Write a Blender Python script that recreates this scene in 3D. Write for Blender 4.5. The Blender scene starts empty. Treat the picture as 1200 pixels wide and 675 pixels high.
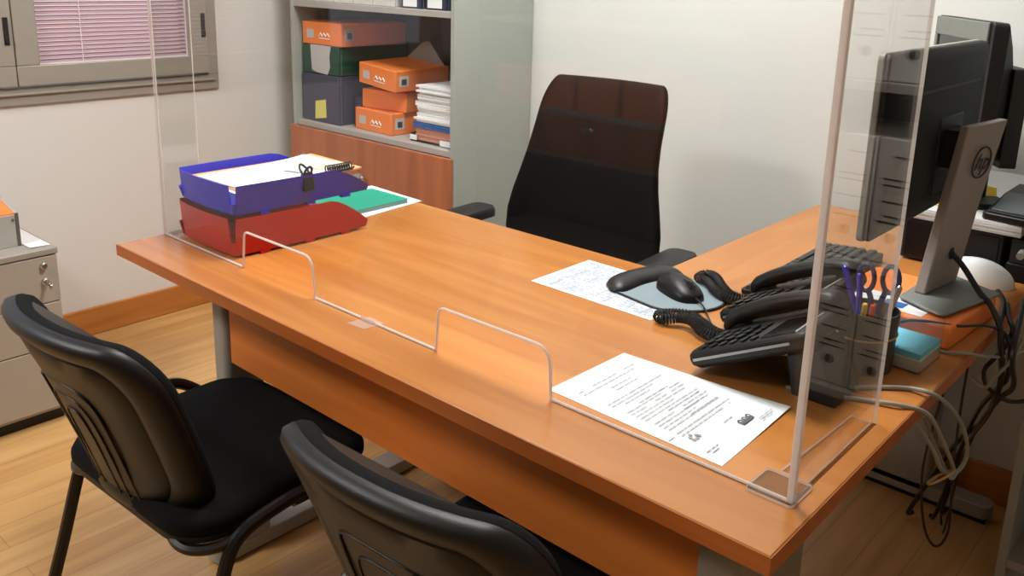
import bpy, bmesh, math, random
from mathutils import Vector, Matrix
random.seed(7)
PI = math.pi
SC = bpy.context.scene
COL = SC.collection

# ------------------------------------------------------------------ materials
def lin(c):
    c = c / 255.0
    return c / 12.92 if c <= 0.04045 else ((c + 0.055) / 1.055) ** 2.4
def rgb(*c): return (lin(c[0]), lin(c[1]), lin(c[2]), 1)

def base_mat(name):
    m = bpy.data.materials.new(name); m.use_nodes = True
    nt = m.node_tree; b = nt.nodes['Principled BSDF']
    return m, nt, b
def setin(n, k, v):
    if k in n.inputs: n.inputs[k].default_value = v
def objcoord(nt, scale=(1, 1, 1)):
    t = nt.nodes.new('ShaderNodeTexCoord'); mp = nt.nodes.new('ShaderNodeMapping')
    mp.inputs['Scale'].default_value = scale
    nt.links.new(t.outputs['Object'], mp.inputs['Vector'])
    return mp.outputs['Vector']
def P(name, c, rough=.5, metal=0, spec=.5, var=.06, vs=30, bump=0, bs=200, coat=0, sheen=0):
    """plain surface: colour with a faint noise variation and an optional fine bump"""
    m, nt, b = base_mat(name)
    c = rgb(*c)
    vec = objcoord(nt)
    nz = nt.nodes.new('ShaderNodeTexNoise'); nz.inputs['Scale'].default_value = vs
    nt.links.new(vec, nz.inputs['Vector'])
    r = nt.nodes.new('ShaderNodeMix'); r.data_type = 'RGBA'
    r.inputs[6].default_value = tuple(x * (1 - var) for x in c[:3]) + (1,)
    r.inputs[7].default_value = tuple(min(1, x * (1 + var)) for x in c[:3]) + (1,)
    nt.links.new(nz.outputs['Fac'], r.inputs[0]); nt.links.new(r.outputs[2], b.inputs['Base Color'])
    b.inputs['Roughness'].default_value = rough; b.inputs['Metallic'].default_value = metal
    setin(b, 'Specular IOR Level', spec); setin(b, 'Coat Weight', coat); setin(b, 'Sheen Weight', sheen)
    if bump:
        n2 = nt.nodes.new('ShaderNodeTexNoise'); n2.inputs['Scale'].default_value = bs
        nt.links.new(vec, n2.inputs['Vector'])
        bp = nt.nodes.new('ShaderNodeBump'); bp.inputs['Strength'].default_value = bump; bp.inputs['Distance'].default_value = .002
        nt.links.new(n2.outputs['Fac'], bp.inputs['Height']); nt.links.new(bp.outputs['Normal'], b.inputs['Normal'])
    return m
def wood(name, c1, c2, axis='x', rough=.35, scale=1.0, spec=.5):
    """laminate with grain running along one axis"""
    m, nt, b = base_mat(name)
    s = {'x': (1.2, 14, 14), 'y': (14, 1.2, 14), 'z': (14, 14, 1.2)}[axis]
    vec = objcoord(nt, tuple(v * scale for v in s))
    nz = nt.nodes.new('ShaderNodeTexNoise'); nz.inputs['Scale'].default_value = 1.6; nz.inputs['Detail'].default_value = 6
    nz.inputs['Distortion'].default_value = .6
    nt.links.new(vec, nz.inputs['Vector'])
    cr = nt.nodes.new('ShaderNodeValToRGB')
    cr.color_ramp.elements[0].position = .30; cr.color_ramp.elements[0].color = rgb(*c2)
    cr.color_ramp.elements[1].position = .68; cr.color_ramp.elements[1].color = rgb(*c1)
    nt.links.new(nz.outputs['Fac'], cr.inputs['Fac']); nt.links.new(cr.outputs['Color'], b.inputs['Base Color'])
    b.inputs['Roughness'].default_value = rough; setin(b, 'Specular IOR Level', spec)
    return m
def floor_mat():
    m, nt, b = base_mat('floor_laminate')
    t = nt.nodes.new('ShaderNodeTexCoord'); mp = nt.nodes.new('ShaderNodeMapping')
    mp.inputs['Rotation'].default_value = (0, 0, PI / 2)
    nt.links.new(t.outputs['Object'], mp.inputs['Vector'])
    br = nt.nodes.new('ShaderNodeTexBrick'); br.inputs['Scale'].default_value = 1
    br.inputs['Brick Width'].default_value = 1.2; br.inputs['Row Height'].default_value = .10
    br.inputs['Mortar Size'].default_value = .0008; br.inputs['Bias'].default_value = 0
    br.inputs['Color1'].default_value = rgb(208, 165, 108); br.inputs['Color2'].default_value = rgb(198, 152, 95)
    br.inputs['Mortar'].default_value = rgb(160, 112, 62)
    nt.links.new(mp.outputs['Vector'], br.inputs['Vector'])
    v2 = objcoord(nt, (18, 1.3, 1))
    nz = nt.nodes.new('ShaderNodeTexNoise'); nz.inputs['Scale'].default_value = 1.7; nz.inputs['Detail'].default_value = 6
    nt.links.new(v2, nz.inputs['Vector'])
    mx = nt.nodes.new('ShaderNodeMix'); mx.data_type = 'RGBA'; mx.blend_type = 'MULTIPLY'
    cr = nt.nodes.new('ShaderNodeValToRGB')
    cr.color_ramp.elements[0].position = .3; cr.color_ramp.elements[0].color = (.68, .62, .52, 1)
    cr.color_ramp.elements[1].position = .62; cr.color_ramp.elements[1].color = (1, 1, 1, 1)
    nt.links.new(nz.outputs['Fac'], cr.inputs['Fac'])
    mx.inputs[0].default_value = .7
    nt.links.new(br.outputs['Color'], mx.inputs[6]); nt.links.new(cr.outputs['Color'], mx.inputs[7])
    nt.links.new(mx.outputs[2], b.inputs['Base Color']); b.inputs['Roughness'].default_value = .32
    return m
def clear_sheet(name, tint=(.94, .945, .94), strength=1.0):
    """clear acrylic sheet: lets light straight through, mirrors more at grazing angles"""
    m = bpy.data.materials.new(name); m.use_nodes = True; nt = m.node_tree; nt.nodes.clear()
    out = nt.nodes.new('ShaderNodeOutputMaterial')
    lw = nt.nodes.new('ShaderNodeLayerWeight'); lw.inputs['Blend'].default_value = .5
    pw = nt.nodes.new('ShaderNodeMath'); pw.operation = 'POWER'; pw.inputs[1].default_value = 5
    nt.links.new(lw.outputs['Facing'], pw.inputs[0])
    ma = nt.nodes.new('ShaderNodeMath'); ma.operation = 'MULTIPLY_ADD'
    ma.inputs[1].default_value = .95 * strength; ma.inputs[2].default_value = .04 * strength
    nt.links.new(pw.outputs[0], ma.inputs[0])
    tr = nt.nodes.new('ShaderNodeBsdfTransparent'); tr.inputs['Color'].default_value = (*tint, 1)
    gl = nt.nodes.new('ShaderNodeBsdfGlossy'); gl.inputs['Roughness'].default_value = .004
    mx = nt.nodes.new('ShaderNodeMixShader')
    nt.links.new(ma.outputs[0], mx.inputs[0]); nt.links.new(tr.outputs[0], mx.inputs[1]); nt.links.new(gl.outputs[0], mx.inputs[2])
    nt.links.new(mx.outputs[0], out.inputs['Surface'])
    return m
def frosty(name, c, alpha=.6):
    """cut acrylic edge: half clear, half scattering"""
    m = bpy.data.materials.new(name); m.use_nodes = True; nt = m.node_tree; nt.nodes.clear()
    out = nt.nodes.new('ShaderNodeOutputMaterial')
    tr = nt.nodes.new('ShaderNodeBsdfTransparent')
    d = nt.nodes.new('ShaderNodeBsdfDiffuse'); d.inputs['Color'].default_value = rgb(*c)
    t2 = nt.nodes.new('ShaderNodeBsdfTranslucent'); t2.inputs['Color'].default_value = rgb(*c)
    m1 = nt.nodes.new('ShaderNodeMixShader'); m1.inputs[0].default_value = .4
    nt.links.new(d.outputs[0], m1.inputs[1]); nt.links.new(t2.outputs[0], m1.inputs[2])
    mx = nt.nodes.new('ShaderNodeMixShader'); mx.inputs[0].default_value = alpha
    nt.links.new(tr.outputs[0], mx.inputs[1]); nt.links.new(m1.outputs[0], mx.inputs[2])
    nt.links.new(mx.outputs[0], out.inputs['Surface'])
    return m
def emit(name, c, s):
    m = bpy.data.materials.new(name); m.use_nodes = True; nt = m.node_tree; nt.nodes.clear()
    out = nt.nodes.new('ShaderNodeOutputMaterial'); e = nt.nodes.new('ShaderNodeEmission')
    e.inputs['Color'].default_value = (*c, 1); e.inputs['Strength'].default_value = s
    nt.links.new(e.outputs[0], out.inputs['Surface'])
    return m

WALL = P('wall_paint', (226, 224, 220), .8, var=.02, vs=3, bump=.08, bs=90)
WALLB = P('wall_paint_back', (222, 225, 222), .8, var=.015, vs=3, bump=.05, bs=90)
WALLD = P('wall_paint_darkened', (150, 142, 132), .8, var=.02, vs=3)  # for the unseen walls, darkened to cut bounced light
CEIL = P('ceiling_paint', (225, 225, 222), .9, var=.01)
FLOOR = floor_mat()
SKIRT = wood('skirting_wood', (196, 128, 62), (176, 108, 48), 'y', .4)
SKIRTX = wood('skirting_wood_back', (196, 128, 62), (176, 108, 48), 'x', .4)
DESK = wood('desk_cherry_laminate', (201, 134, 70), (180, 112, 52), 'x', .26, .8)
DESKY = wood('desk_cherry_laminate_side', (201, 134, 70), (180, 112, 52), 'y', .26, .8)
DEDGE = wood('desk_edge_band', (190, 105, 44), (168, 88, 34), 'x', .4)
MODEST = wood('modesty_cherry', (222, 128, 54), (206, 112, 44), 'x', .45)
CABF = wood('cabinet_door_wood', (190, 110, 64), (165, 88, 48), 'z', .4, .9)
GREYM = P('grey_painted_metal', (158, 152, 142), .45, var=.03)
GREYB = P('grey_board', (176, 172, 166), .5, var=.03)
GREYC = P('grey_cabinet_side', (166, 172, 165), .5, var=.03, vs=6)
GREYD = P('dark_grey_board', (92, 88, 84), .6)
PEDM = P('pedestal_grey', (172, 163, 150), .5, var=.02)
PEDT = P('pedestal_top_grey', (158, 152, 142), .5, var=.02)
ALU = P('window_aluminium', (168, 162, 152), .42, .2, var=.03)
ALUD = P('window_gasket', (66, 62, 58), .6)
SLAT = None
CHROME = P('satin_metal', (190, 188, 184), .25, .9, var=.02)
BLACK = P('black_plastic', (13, 13, 13), .48, spec=.35, var=.1, bump=.1, bs=500)
BLACKG = P('black_gloss_plastic', (10, 10, 11), .42, spec=.35, var=.1)
BLACKM = P('black_matt_plastic', (22, 22, 23), .55, var=.1)
SHELLP = P('black_shell_plastic', (22, 20, 18), .42, spec=.4, var=.08, bump=.18, bs=700)
FABRIC = P('black_seat_fabric', (7, 7, 7), .9, spec=.2, var=.2, vs=300, bump=.3, bs=900)
MESHF = P('black_backrest_cloth', (5, 4, 4), .7, spec=.15, var=.15, vs=300)
STEELB = P('black_steel_tube', (24, 20, 18), .3, .2, var=.05)
WHITEP = P('white_paper', (245, 246, 246), .8, var=.01)
PAPERB = P('bluish_white_paper', (238, 243, 246), .8, var=.01)
INK = P('printed_ink', (158, 161, 168), .8)
INKD = P('dark_printed_ink', (58, 58, 62), .8)
INKL = P('pale_printed_ink', (188, 192, 198), .8)
INKB = P('blue_printed_ink', (184, 192, 214), .8)
PINK = P('pink_highlight', (232, 120, 150), .8)
REDP = P('red_tray_plastic', (188, 16, 14), .25, var=.05)
BLUEP = P('blue_tray_plastic', (20, 26, 205), .25, var=.06)
TEAL = P('teal_cover', (0, 160, 132), .5)
GREYPG = P('grey_page_edges', (150, 158, 166), .7)
ORANGE = P('orange_cardboard', (248, 136, 60), .55, var=.04)
ORANGED = P('orange_folder', (245, 178, 120), .6, var=.02)
NAVY = P('dark_blue_cardboard', (58, 62, 86), .55, var=.05)
NAVYD = P('deep_blue_cardboard', (26, 30, 66), .5, var=.05)
GREEN = P('dark_green_cardboard', (12, 72, 54), .5, var=.05)
YELLOW = P('yellow_paper', (232, 224, 120), .7)
YELLOWS = P('strong_yellow_paper', (232, 196, 40), .7)
GREYPAPER = P('greyish_label_paper', (196, 194, 194), .7)
FLAPG = P('grey_inner_flap', (138, 128, 122), .7)
BINDG = P('marbled_grey_binder', (214, 212, 204), .6, var=.14, vs=60)
LBLUE = P('light_blue_paper', (118, 200, 226), .7)
FBLUE = P('blue_folder', (20, 92, 168), .5)
SALMON = P('salmon_paper', (214, 150, 130), .7)
PADG = P('grey_blue_pad', (136, 152, 160), .7, bump=.1, bs=900)
GELB = P('black_gel_rest', (26, 25, 27), .45, bump=.1, bs=700)
SILVER = P('silver_plastic', (168, 168, 166), .35, .3)
STANDG = P('grey_monitor_stand', (160, 151, 145), .45, .15, var=.03)
BASEG = P('grey_monitor_base', (128, 134, 130), .42, .2, var=.03)
MONB = P('monitor_back_black', (10, 11, 11), .6, spec=.3, var=.05)
MONTOP = P('monitor_top_grey', (150, 152, 146), .35)
BEZ = P('grey_bezel', (112, 118, 112), .45)
SCREENB = P('dark_display', (10, 12, 14), .12)
CABLEG = P('grey_cable', (150, 150, 138), .5)
CABLEB = P('black_cable', (18, 16, 16), .45)
BAND = P('rubber_band_tan', (190, 160, 96), .6)
CUPG = P('dark_grey_cup', (62, 64, 62), .4, var=.05)
PENB = P('blue_pen', (52, 52, 190), .3)
SCISB = P('blue_scissor_handle', (38, 54, 104), .35)
REDO = P('red_pencil', (226, 74, 32), .4)
YELP = P('yellow_pencil', (236, 206, 80), .4)
GREYPH = P('grey_phone', (72, 80, 82), .4)
WHITEF = P('white_mask_cloth', (226, 230, 230), .8, var=.02, bump=.2, bs=300)
ACR = clear_sheet('clear_acrylic', (.955, .96, .955), .68)
ACRS = clear_sheet('clear_acrylic_side', (.955, .96, .955), 1.05)
ACRE = frosty('acrylic_cut_edge', (246, 236, 231), .85)
ACRF = clear_sheet('clear_acrylic_foot', (.95, .945, .94), .5)
TAPE = frosty('clear_tape', (236, 214, 196), .45)
CLEARP = clear_sheet('clear_plastic', (.92, .93, .93), 1.5)
PANE = clear_sheet('window_glass', (.9, .93, .92), 1.0)
LAMPW = P('lamp_housing', (225, 225, 225), .5)
DIFF = emit('lamp_diffuser', (1.0, .985, .95), 6.0)

# ------------------------------------------------------------------ mesh builder
class G:
    def __init__(s): s.bm = bmesh.new()
    def face(s, vs, mi=0):
        try: f = s.bm.faces.new(vs); f.material_index = mi; return f
        except ValueError: return None
    def box(s, x0, x1, y0, y1, z0, z1, mi=0, M=None):
        v = [s.bm.verts.new(Vector(p)) for p in ((x0,y0,z0),(x1,y0,z0),(x1,y1,z0),(x0,y1,z0),(x0,y0,z1),(x1,y0,z1),(x1,y1,z1),(x0,y1,z1))]
        if M is not None:
            for q in v: q.co = M @ q.co
        for i in ((0,3,2,1),(4,5,6,7),(0,1,5,4),(1,2,6,5),(2,3,7,6),(3,0,4,7)): s.face([v[k] for k in i], mi)
        return s
    def loft(s, rings, mi=0, closed=True, cap0=True, cap1=True, M=None):
        R = []
        for r in rings:
            R.append([s.bm.verts.new((M @ Vector(p)) if M is not None else Vector(p)) for p in r])
        n = len(R[0])
        for a, b in zip(R, R[1:]):
            for i in range(n if closed else n - 1):
                j = (i + 1) % n
                s.face([a[i], a[j], b[j], b[i]], mi)
        if closed and cap0: s.face(list(reversed(R[0])), mi)
        if closed and cap1: s.face(R[-1], mi)
        return s
    def prism(s, poly, a0, a1, axis='z', mi=0, M=None, side_mi=None):
        def mk(p, a): return {'z': (p[0], p[1], a), 'y': (p[0], a, p[1]), 'x': (a, p[0], p[1])}[axis]
        A = [s.bm.verts.new((M @ Vector(mk(p, a0))) if M is not None else Vector(mk(p, a0))) for p in poly]
        B = [s.bm.verts.new((M @ Vector(mk(p, a1))) if M is not None else Vector(mk(p, a1))) for p in poly]
        s.face(list(reversed(A)), mi); s.face(B, mi)
        n = len(poly); sm = mi if side_mi is None else side_mi
        for i in range(n):
            j = (i + 1) % n; s.face([A[i], A[j], B[j], B[i]], sm)
        return s
    def tube(s, pts, r, n=10, mi=0, cap=True, sx=1.0):
        pts = [Vector(p) for p in pts]; N = len(pts)
        rr = r if isinstance(r, (list, tuple)) else [r] * N
        T = [(pts[min(i + 1, N - 1)] - pts[max(i - 1, 0)]).normalized() for i in range(N)]
        up = Vector((0, 0, 1)) if abs(T[0].z) < .9 else Vector((0, 1, 0))
        X = T[0].cross(up).normalized(); rings = []
        for i in range(N):
            X = (X - T[i] * X.dot(T[i])).normalized(); Y = T[i].cross(X)
            rings.append([pts[i] + (X * math.cos(2*PI*k/n) * sx + Y * math.sin(2*PI*k/n)) * rr[i] for k in range(n)])
        return s.loft(rings, mi, True, cap, cap)
    def lathe(s, prof, c=(0, 0, 0), n=28, mi=0, M=None, cap=True):
        rings = [[(c[0] + r * math.cos(2*PI*k/n), c[1] + r * math.sin(2*PI*k/n), c[2] + z) for k in range(n)] for r, z in prof]
        return s.loft(rings, mi, True, cap, cap, M)
    def quad(s, a, b, c, d, mi=0):
        s.face([s.bm.verts.new(Vector(p)) for p in (a, b, c, d)], mi); return s

def spline(pts, k=8, closed=False):
    pts = [Vector(p) for p in pts]; out = []; n = len(pts)
    for i in range(n if closed else n - 1):
        if closed: p0, p1, p2, p3 = pts[i-1], pts[i], pts[(i+1) % n], pts[(i+2) % n]
        else: p0, p1, p2, p3 = pts[max(i-1, 0)], pts[i], pts[i+1], pts[min(i+2, n-1)]
        for j in range(k):
            t = j / k
            out.append(.5 * ((2*p1) + (p2-p0)*t + (2*p0-5*p1+4*p2-p3)*t*t + (3*p1-p0-3*p2+p3)*t**3))
    if not closed: out.append(pts[-1])
    return out
def rrect(x0, x1, y0, y1, r, n=6):
    o = []
    for cx, cy, a in ((x1-r, y1-r, 0), (x0+r, y1-r, 90), (x0+r, y0+r, 180), (x1-r, y0+r, 270)):
        for k in range(n + 1):
            t = math.radians(a + 90 * k / n); o.append((cx + r*math.cos(t), cy + r*math.sin(t)))
    return o
def roundpoly(poly, r, n=5):
    """round selected corners; poly = [(x, y, radius)]"""
    o = []; N = len(poly)
    for i in range(N):
        p = Vector(poly[i][:2]); rad = poly[i][2] if len(poly[i]) > 2 else r
        if rad <= 0: o.append(tuple(p)); continue
        a = (Vector(poly[i-1][:2]) - p).normalized(); b = (Vector(poly[(i+1) % N][:2]) - p).normalized()
        ang = a.angle(b); d = rad / math.tan(ang / 2); c = p + (a + b).normalized() * (rad / math.sin(ang / 2))
        s = p + a * d - c; e = p + b * d - c
        a0 = math.atan2(s.y, s.x); a1 = math.atan2(e.y, e.x); da = (a1 - a0 + PI) % (2*PI) - PI
        for k in range(n + 1):
            t = a0 + da * k / n; o.append((c.x + rad*math.cos(t), c.y + rad*math.sin(t)))
    return o

def obj(name, g, mats, parent=None, bev=0, smooth=True, ang=35, seg=2):
    me = bpy.data.meshes.new(name)
    bmesh.ops.recalc_face_normals(g.bm, faces=g.bm.faces[:])
    g.bm.to_mesh(me); g.bm.free()
    for m in (mats if isinstance(mats, (list, tuple)) else [mats]): me.materials.append(m)
    if smooth:
        me.shade_smooth()
        me.set_sharp_from_angle(angle=math.radians(ang))
    o = bpy.data.objects.new(name, me); COL.objects.link(o)
    if parent is not None: o.parent = parent
    if bev:
        b = o.modifiers.new('Bevel', 'BEVEL'); b.width = bev; b.segments = seg; b.limit_method = 'ANGLE'; b.angle_limit = math.radians(40)
        b.harden_normals = False
    return o
def tag(o, label, cat, group=None):
    o['label'] = label; o['category'] = cat
    if group: o['group'] = group
    return o
def thing(name, label, cat, loc=(0, 0, 0), rz=0, group=None):
    o = bpy.data.objects.new(name, None); COL.objects.link(o); o.empty_display_size = .05
    o.location = loc; o.rotation_euler = (0, 0, rz)
    return tag(o, label, cat, group)
def struct(name, g, m, parent=None, bev=0, smooth=False):
    o = obj(name, g, m, parent, bev, smooth)
    if parent is None: o['kind'] = 'structure'
    return o
def copy_tree(o, parent=None):
    c = o.copy(); COL.objects.link(c)
    if parent is not None: c.parent = parent; c.matrix_parent_inverse = o.matrix_parent_inverse
    for ch in list(o.children): copy_tree(ch, c)
    return c
def text_mesh(name, s, size, mat, parent, M, shear=0, depth=.0004):
    cu = bpy.data.curves.new(name, 'FONT'); cu.body = s; cu.size = size; cu.shear = shear; cu.extrude = depth
    cu.align_x = 'CENTER'; cu.align_y = 'CENTER'
    t = bpy.data.objects.new(name, cu); COL.objects.link(t)
    bpy.context.view_layer.update()
    me = bpy.data.meshes.new_from_object(t.evaluated_get(bpy.context.evaluated_depsgraph_get()))
    bpy.data.objects.remove(t); bpy.data.curves.remove(cu)
    me.transform(M); me.materials.clear(); me.materials.append(mat)
    o = bpy.data.objects.new(name, me); COL.objects.link(o); o.parent = parent
    return o
def add_words(g, x0, x1, y, z, h, mi=0, fill=.9, ax='x'):
    """a line of illegible print: a row of word-long bars"""
    x = x0
    while x < x1 - .004:
        w = random.uniform(.006, .02); e = min(x + w, x1)
        if random.random() < fill:
            if ax == 'x': g.quad((x, y, z), (e, y, z), (e, y + h, z), (x, y + h, z), mi)
            else: g.quad((y, x, z), (y + h, x, z), (y + h, e, z), (y, e, z), mi)
        x = e + .003

# ================================================================== ROOM
XW, XR, YB, YF, ZC = -3.218, .68, 2.49, -1.62, 2.7
DT = .74                                                     # desk top height
struct('floor', G().box(XW-.1, XR+.1, YF-.1, YB+.1, -.1, 0), FLOOR)
struct('ceiling', G().box(XW-.1, XR+.1, YF-.1, YB+.1, ZC, ZC+.1), CEIL)
struct('wall_back', G().box(XW-.1, XR+.1, YB, YB+.1, 0, ZC), WALLB)
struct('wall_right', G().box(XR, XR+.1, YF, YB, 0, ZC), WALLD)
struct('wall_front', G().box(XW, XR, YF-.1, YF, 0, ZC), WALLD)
WY0, WY1, WZ0, WZ1 = -1.255, 1.857, .881, 2.15
g = G(); g.box(XW-.1, XW, YF, YB, 0, WZ0).box(XW-.1, XW, YF, YB, WZ1, ZC).box(XW-.1, XW, YF, WY0, WZ0, WZ1).box(XW-.1, XW, WY1, YB, WZ0, WZ1)
struct('wall_left', g, WALL)
def skirt(name, g, m):
    struct(name, g, m, bev=.004, smooth=True)
skirt('baseboard_left', G().box(XW, XW+.014, YF+.014, YB-.014, 0, .106), SKIRT)
skirt('baseboard_back', G().box(XW, XR, YB-.014, YB, 0, .106), SKIRTX)
skirt('baseboard_front', G().box(XW+.014, XR-.014, YF, YF+.014, 0, .106), SKIRTX)
skirt('baseboard_right', G().box(XR-.014, XR, YF+.014, YB-.014, 0, .106), SKIRT)

# windows: one long aluminium window of four sashes, each with a mini blind except the unseen last, left bare to add daylight
fx = XW + .012
w = obj('window_1', (lambda g: (g.box(XW-.1, fx, WY0, WY1, WZ0, WZ0+.058), g.box(XW-.1, fx, WY0, WY1, WZ1-.05, WZ1),
        g.box(XW-.1, fx, WY0, WY0+.045, WZ0+.058, WZ1-.05), g.box(XW-.1, fx, WY1-.042, WY1, WZ0+.058, WZ1-.05),
        g.box(fx, fx+.010, WY0, WY1-.02, WZ0+.034, WZ0+.042)) and g)(G()), ALU, None, .002)
w['kind'] = 'structure'
def slat_mat():
    m = bpy.data.materials.new('blind_slat_pink'); m.use_nodes = True; nt = m.node_tree; nt.nodes.clear()
    out = nt.nodes.new('ShaderNodeOutputMaterial')
    d = nt.nodes.new('ShaderNodeBsdfDiffuse'); d.inputs['Color'].default_value = rgb(222, 196, 196)
    t = nt.nodes.new('ShaderNodeBsdfTranslucent'); t.inputs['Color'].default_value = rgb(222, 188, 188)
    mx = nt.nodes.new('ShaderNodeMixShader'); mx.inputs[0].default_value = .45
    nt.links.new(d.outputs[0], mx.inputs[1]); nt.links.new(t.outputs[0], mx.inputs[2]); nt.links.new(mx.outputs[0], out.inputs['Surface'])
    return m
SLAT = slat_mat()
CORD = P('white_blind_cord', (236, 222, 226), .6)
sash_w = .748
labels = ['pale pink mini blind beside the dark window latch', 'pale pink mini blind second from the window latch end',
          'pale pink mini blind third from the window latch end', 'pale pink mini blind at the far end from the latch']
for k in range(4):
    y1 = 1.812 if k == 0 else 1.112 - (k-1) * .748
    y0 = 1.115 if k == 0 else y1 - .744
    g = G(); z0, z1 = .946, WZ1 - .052; f = .074
    a, b = XW - .05, fx + .016
    g.box(a, b, y0, y1, z0, z0+.068).box(a, b, y0, y1, z1-.06, z1).box(a, b, y0, y0+f, z0+.068, z1-.06).box(a, b, y1-f-.006, y1, z0+.068, z1-.06)
    if k: f = .052
    s = obj('window_%d' % (k+2), g, ALU, None, .003); s['kind'] = 'structure'
    obj('window_pane', G().box(XW-.032, XW-.026, y0+f-.004, y1-f, z0+.064, z1-.056), PANE, s, smooth=False)
    g = G().box(b, b+.004, y1-.028, y1-.012, 1.085, 1.175).box(b+.004, b+.010, y1-.026, y1-.014, 1.09, 1.11)
    obj('window_latch', g, BLACKM, s, .001)
    obj('gasket', G().box(b-.004, b-.002, y0-.004, y0, z0, z1), ALUD, s, smooth=False)
    if k == 3: continue  # unseen sash without a blind, lets extra daylight in
    # blind
    t = thing('venetian_blind', labels[k], 'blind', (0, 0, 0), 0, 'mini blinds of the long window')
    by0, by1 = y0 + f + .004, y1 - f - .010
    g = G(); z = z0 + .078; xs = fx - .008
    while z < z1 - .07:
        g.loft([[(xs-.007, yy, z+.0062), (xs, yy, z+.0016), (xs+.007, yy, z-.0056), (xs+.0068, yy, z-.0062), (xs-.0002, yy, z+.0008), (xs-.0072, yy, z+.0056)] for yy in (by0, by1)], 0)
        z += .0148
    obj('slats', g, SLAT, t)
    obj('bottom_rail', G().box(xs-.008, xs+.008, by0, by1, z0+.068, z0+.0725), CORD, t, smooth=False)
    obj('head_rail', G().box(xs-.010, xs+.010, by0, by1, z1-.072, z1-.058), CORD, t, smooth=False)
    for yy in (by0 + .145, by0 + .40):
        obj('ladder_cord', G().tube([(xs+.009, yy, z0+.068), (xs+.009, yy, z1-.06)], .0016, 6), CORD, t)
    for yy in (by0-.003, by1+.003):
        obj('side_guide', G().box(xs+.004, xs+.010, yy-.003, yy+.003, z0+.068, z1-.06), CORD, t, smooth=False)

# ================================================================== CEILING LIGHTS
LSPEC = [(-2.35, -.85, 'square ceiling light panel over the visitor chairs'), (-1.35, 1.55, 'square ceiling light panel over the office chair')]
for x, y, lb in LSPEC:
    t = thing('ceiling_light', lb, 'ceiling light', (x, y, ZC), 0, 'ceiling lights')
    g = G(); g.box(-.31, .31, -.31, -.295, -.04, 0).box(-.31, .31, .295, .31, -.04, 0).box(-.31, -.295, -.295, .295, -.04, 0).box(.295, .31, -.295, .295, -.04, 0)
    obj('frame', g, LAMPW, t)
    obj('diffuser', G().box(-.295, .295, -.295, .295, -.03, -.022), DIFF, t, smooth=False)
    L = bpy.data.lights.new('lamp_light', 'AREA'); L.shape = 'SQUARE'; L.size = .58; L.color = (1.0, .985, .95)
    L.energy = 46
    lo = bpy.data.objects.new('lamp_light', L); COL.objects.link(lo); lo.parent = t; lo.location = (0, 0, -.045)

# ================================================================== DESK
DX0, DX1, DY0, DY1 = -1.949, -.348, .850, 1.602
t = thing('office_desk', 'long cherry wood office desk with the clear screen standing on it', 'desk', ((DX0+DX1)/2, (DY0+DY1)/2, 0))
cx, cy = (DX0+DX1)/2, (DY0+DY1)/2
hx, hy = (DX1-DX0)/2, (DY1-DY0)/2
tt = obj('tabletop', G().box(-hx, hx, -hy, hy, DT-.027, DT), DESK, t, .002)
obj('edge_band', (lambda g: (g.box(-hx-.001, hx+.001, -hy-.0012, -hy, DT-.026, DT-.001), g.box(-hx-.0012, -hx, -hy, hy, DT-.026, DT-.001), g.box(hx, hx+.0012, -hy, hy, DT-.026, DT-.001), g.box(-hx-.001, hx+.001, hy, hy+.0012, DT-.026, DT-.001)) and g)(G()), DEDGE, tt, smooth=False)
obj('modesty_panel', G().box(-hx+.288, hx-.13, -hy+.105, -hy+.123, .507, DT-.027), MODEST, t, .001)
g = G(); g.prism(rrect(-.032, .032, -.05, .05, .02), .035, DT-.027, 'z')
g.box(-.03, .03, -.05, .50, DT-.06, DT-.027)
g.prism(rrect(-.035, .035, -.10, .56, .03), .005, .04, 'z')
lg = obj('leg', g, GREYM, t, .003); lg.location = (-hx+.245, -hy+.150, 0)
g = G(); g.prism(rrect(-.035, .035, -.27, -.07, .02), .03, DT-.027, 'z').prism(rrect(-.04, .04, -.32, .16, .03), .005, .035, 'z').box(-.03, .03, -.27, .30, DT-.06, DT-.027)
lg = obj('leg', g, P('shaded_grey_metal', (128, 116, 100), .5), t, .003); lg.location = (hx-.085, -.06, 0)  # same leg metal, with the shade under the desk put into its colour
obj('cable_slot', G().box(.0348, .0356, -.20, -.17, .53, .536), BLACKM, lg, smooth=False)

RX0, RX1, RY0, RY1 = -.968, DX1, DY1 + .002, 2.44
t = thing('side_return', 'narrower cherry wood side return running back to the white wall', 'desk', ((RX0+RX1)/2, (RY0+RY1)/2, 0))
rx, ry = (RX1-RX0)/2, (RY1-RY0)/2
tt = obj('tabletop', G().box(-rx, rx, -ry, ry, DT-.027, DT), DESKY, t, .002)
for a, b in ((rx, rx+.0012), (-rx-.0012, -rx)): obj('edge_band', G().box(a, b, -ry, ry, DT-.026, DT-.001), DEDGE, tt, smooth=False)
g = G(); g.prism(rrect(-.12, .12, -.03, .03, .012), .03, DT-.027, 'z')
g.prism(rrect(-.28, .28, -.03, .03, .028), .012, .05, 'z').box(-.22, .22, -.02, .02, DT-.06, DT-.027)
lg = obj('leg', g, GREYM, t, .003); lg.location = (-.02, ry-.06, 0)
obj('leg_pad', G().box(-.27, .27, -.026, .026, 0, .012), BLACKM, lg, smooth=False)
obj('cable_port', G().box(-.05, .02, -.0312, -.0298, .36, .42), BLACKM, lg, smooth=False)

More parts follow.
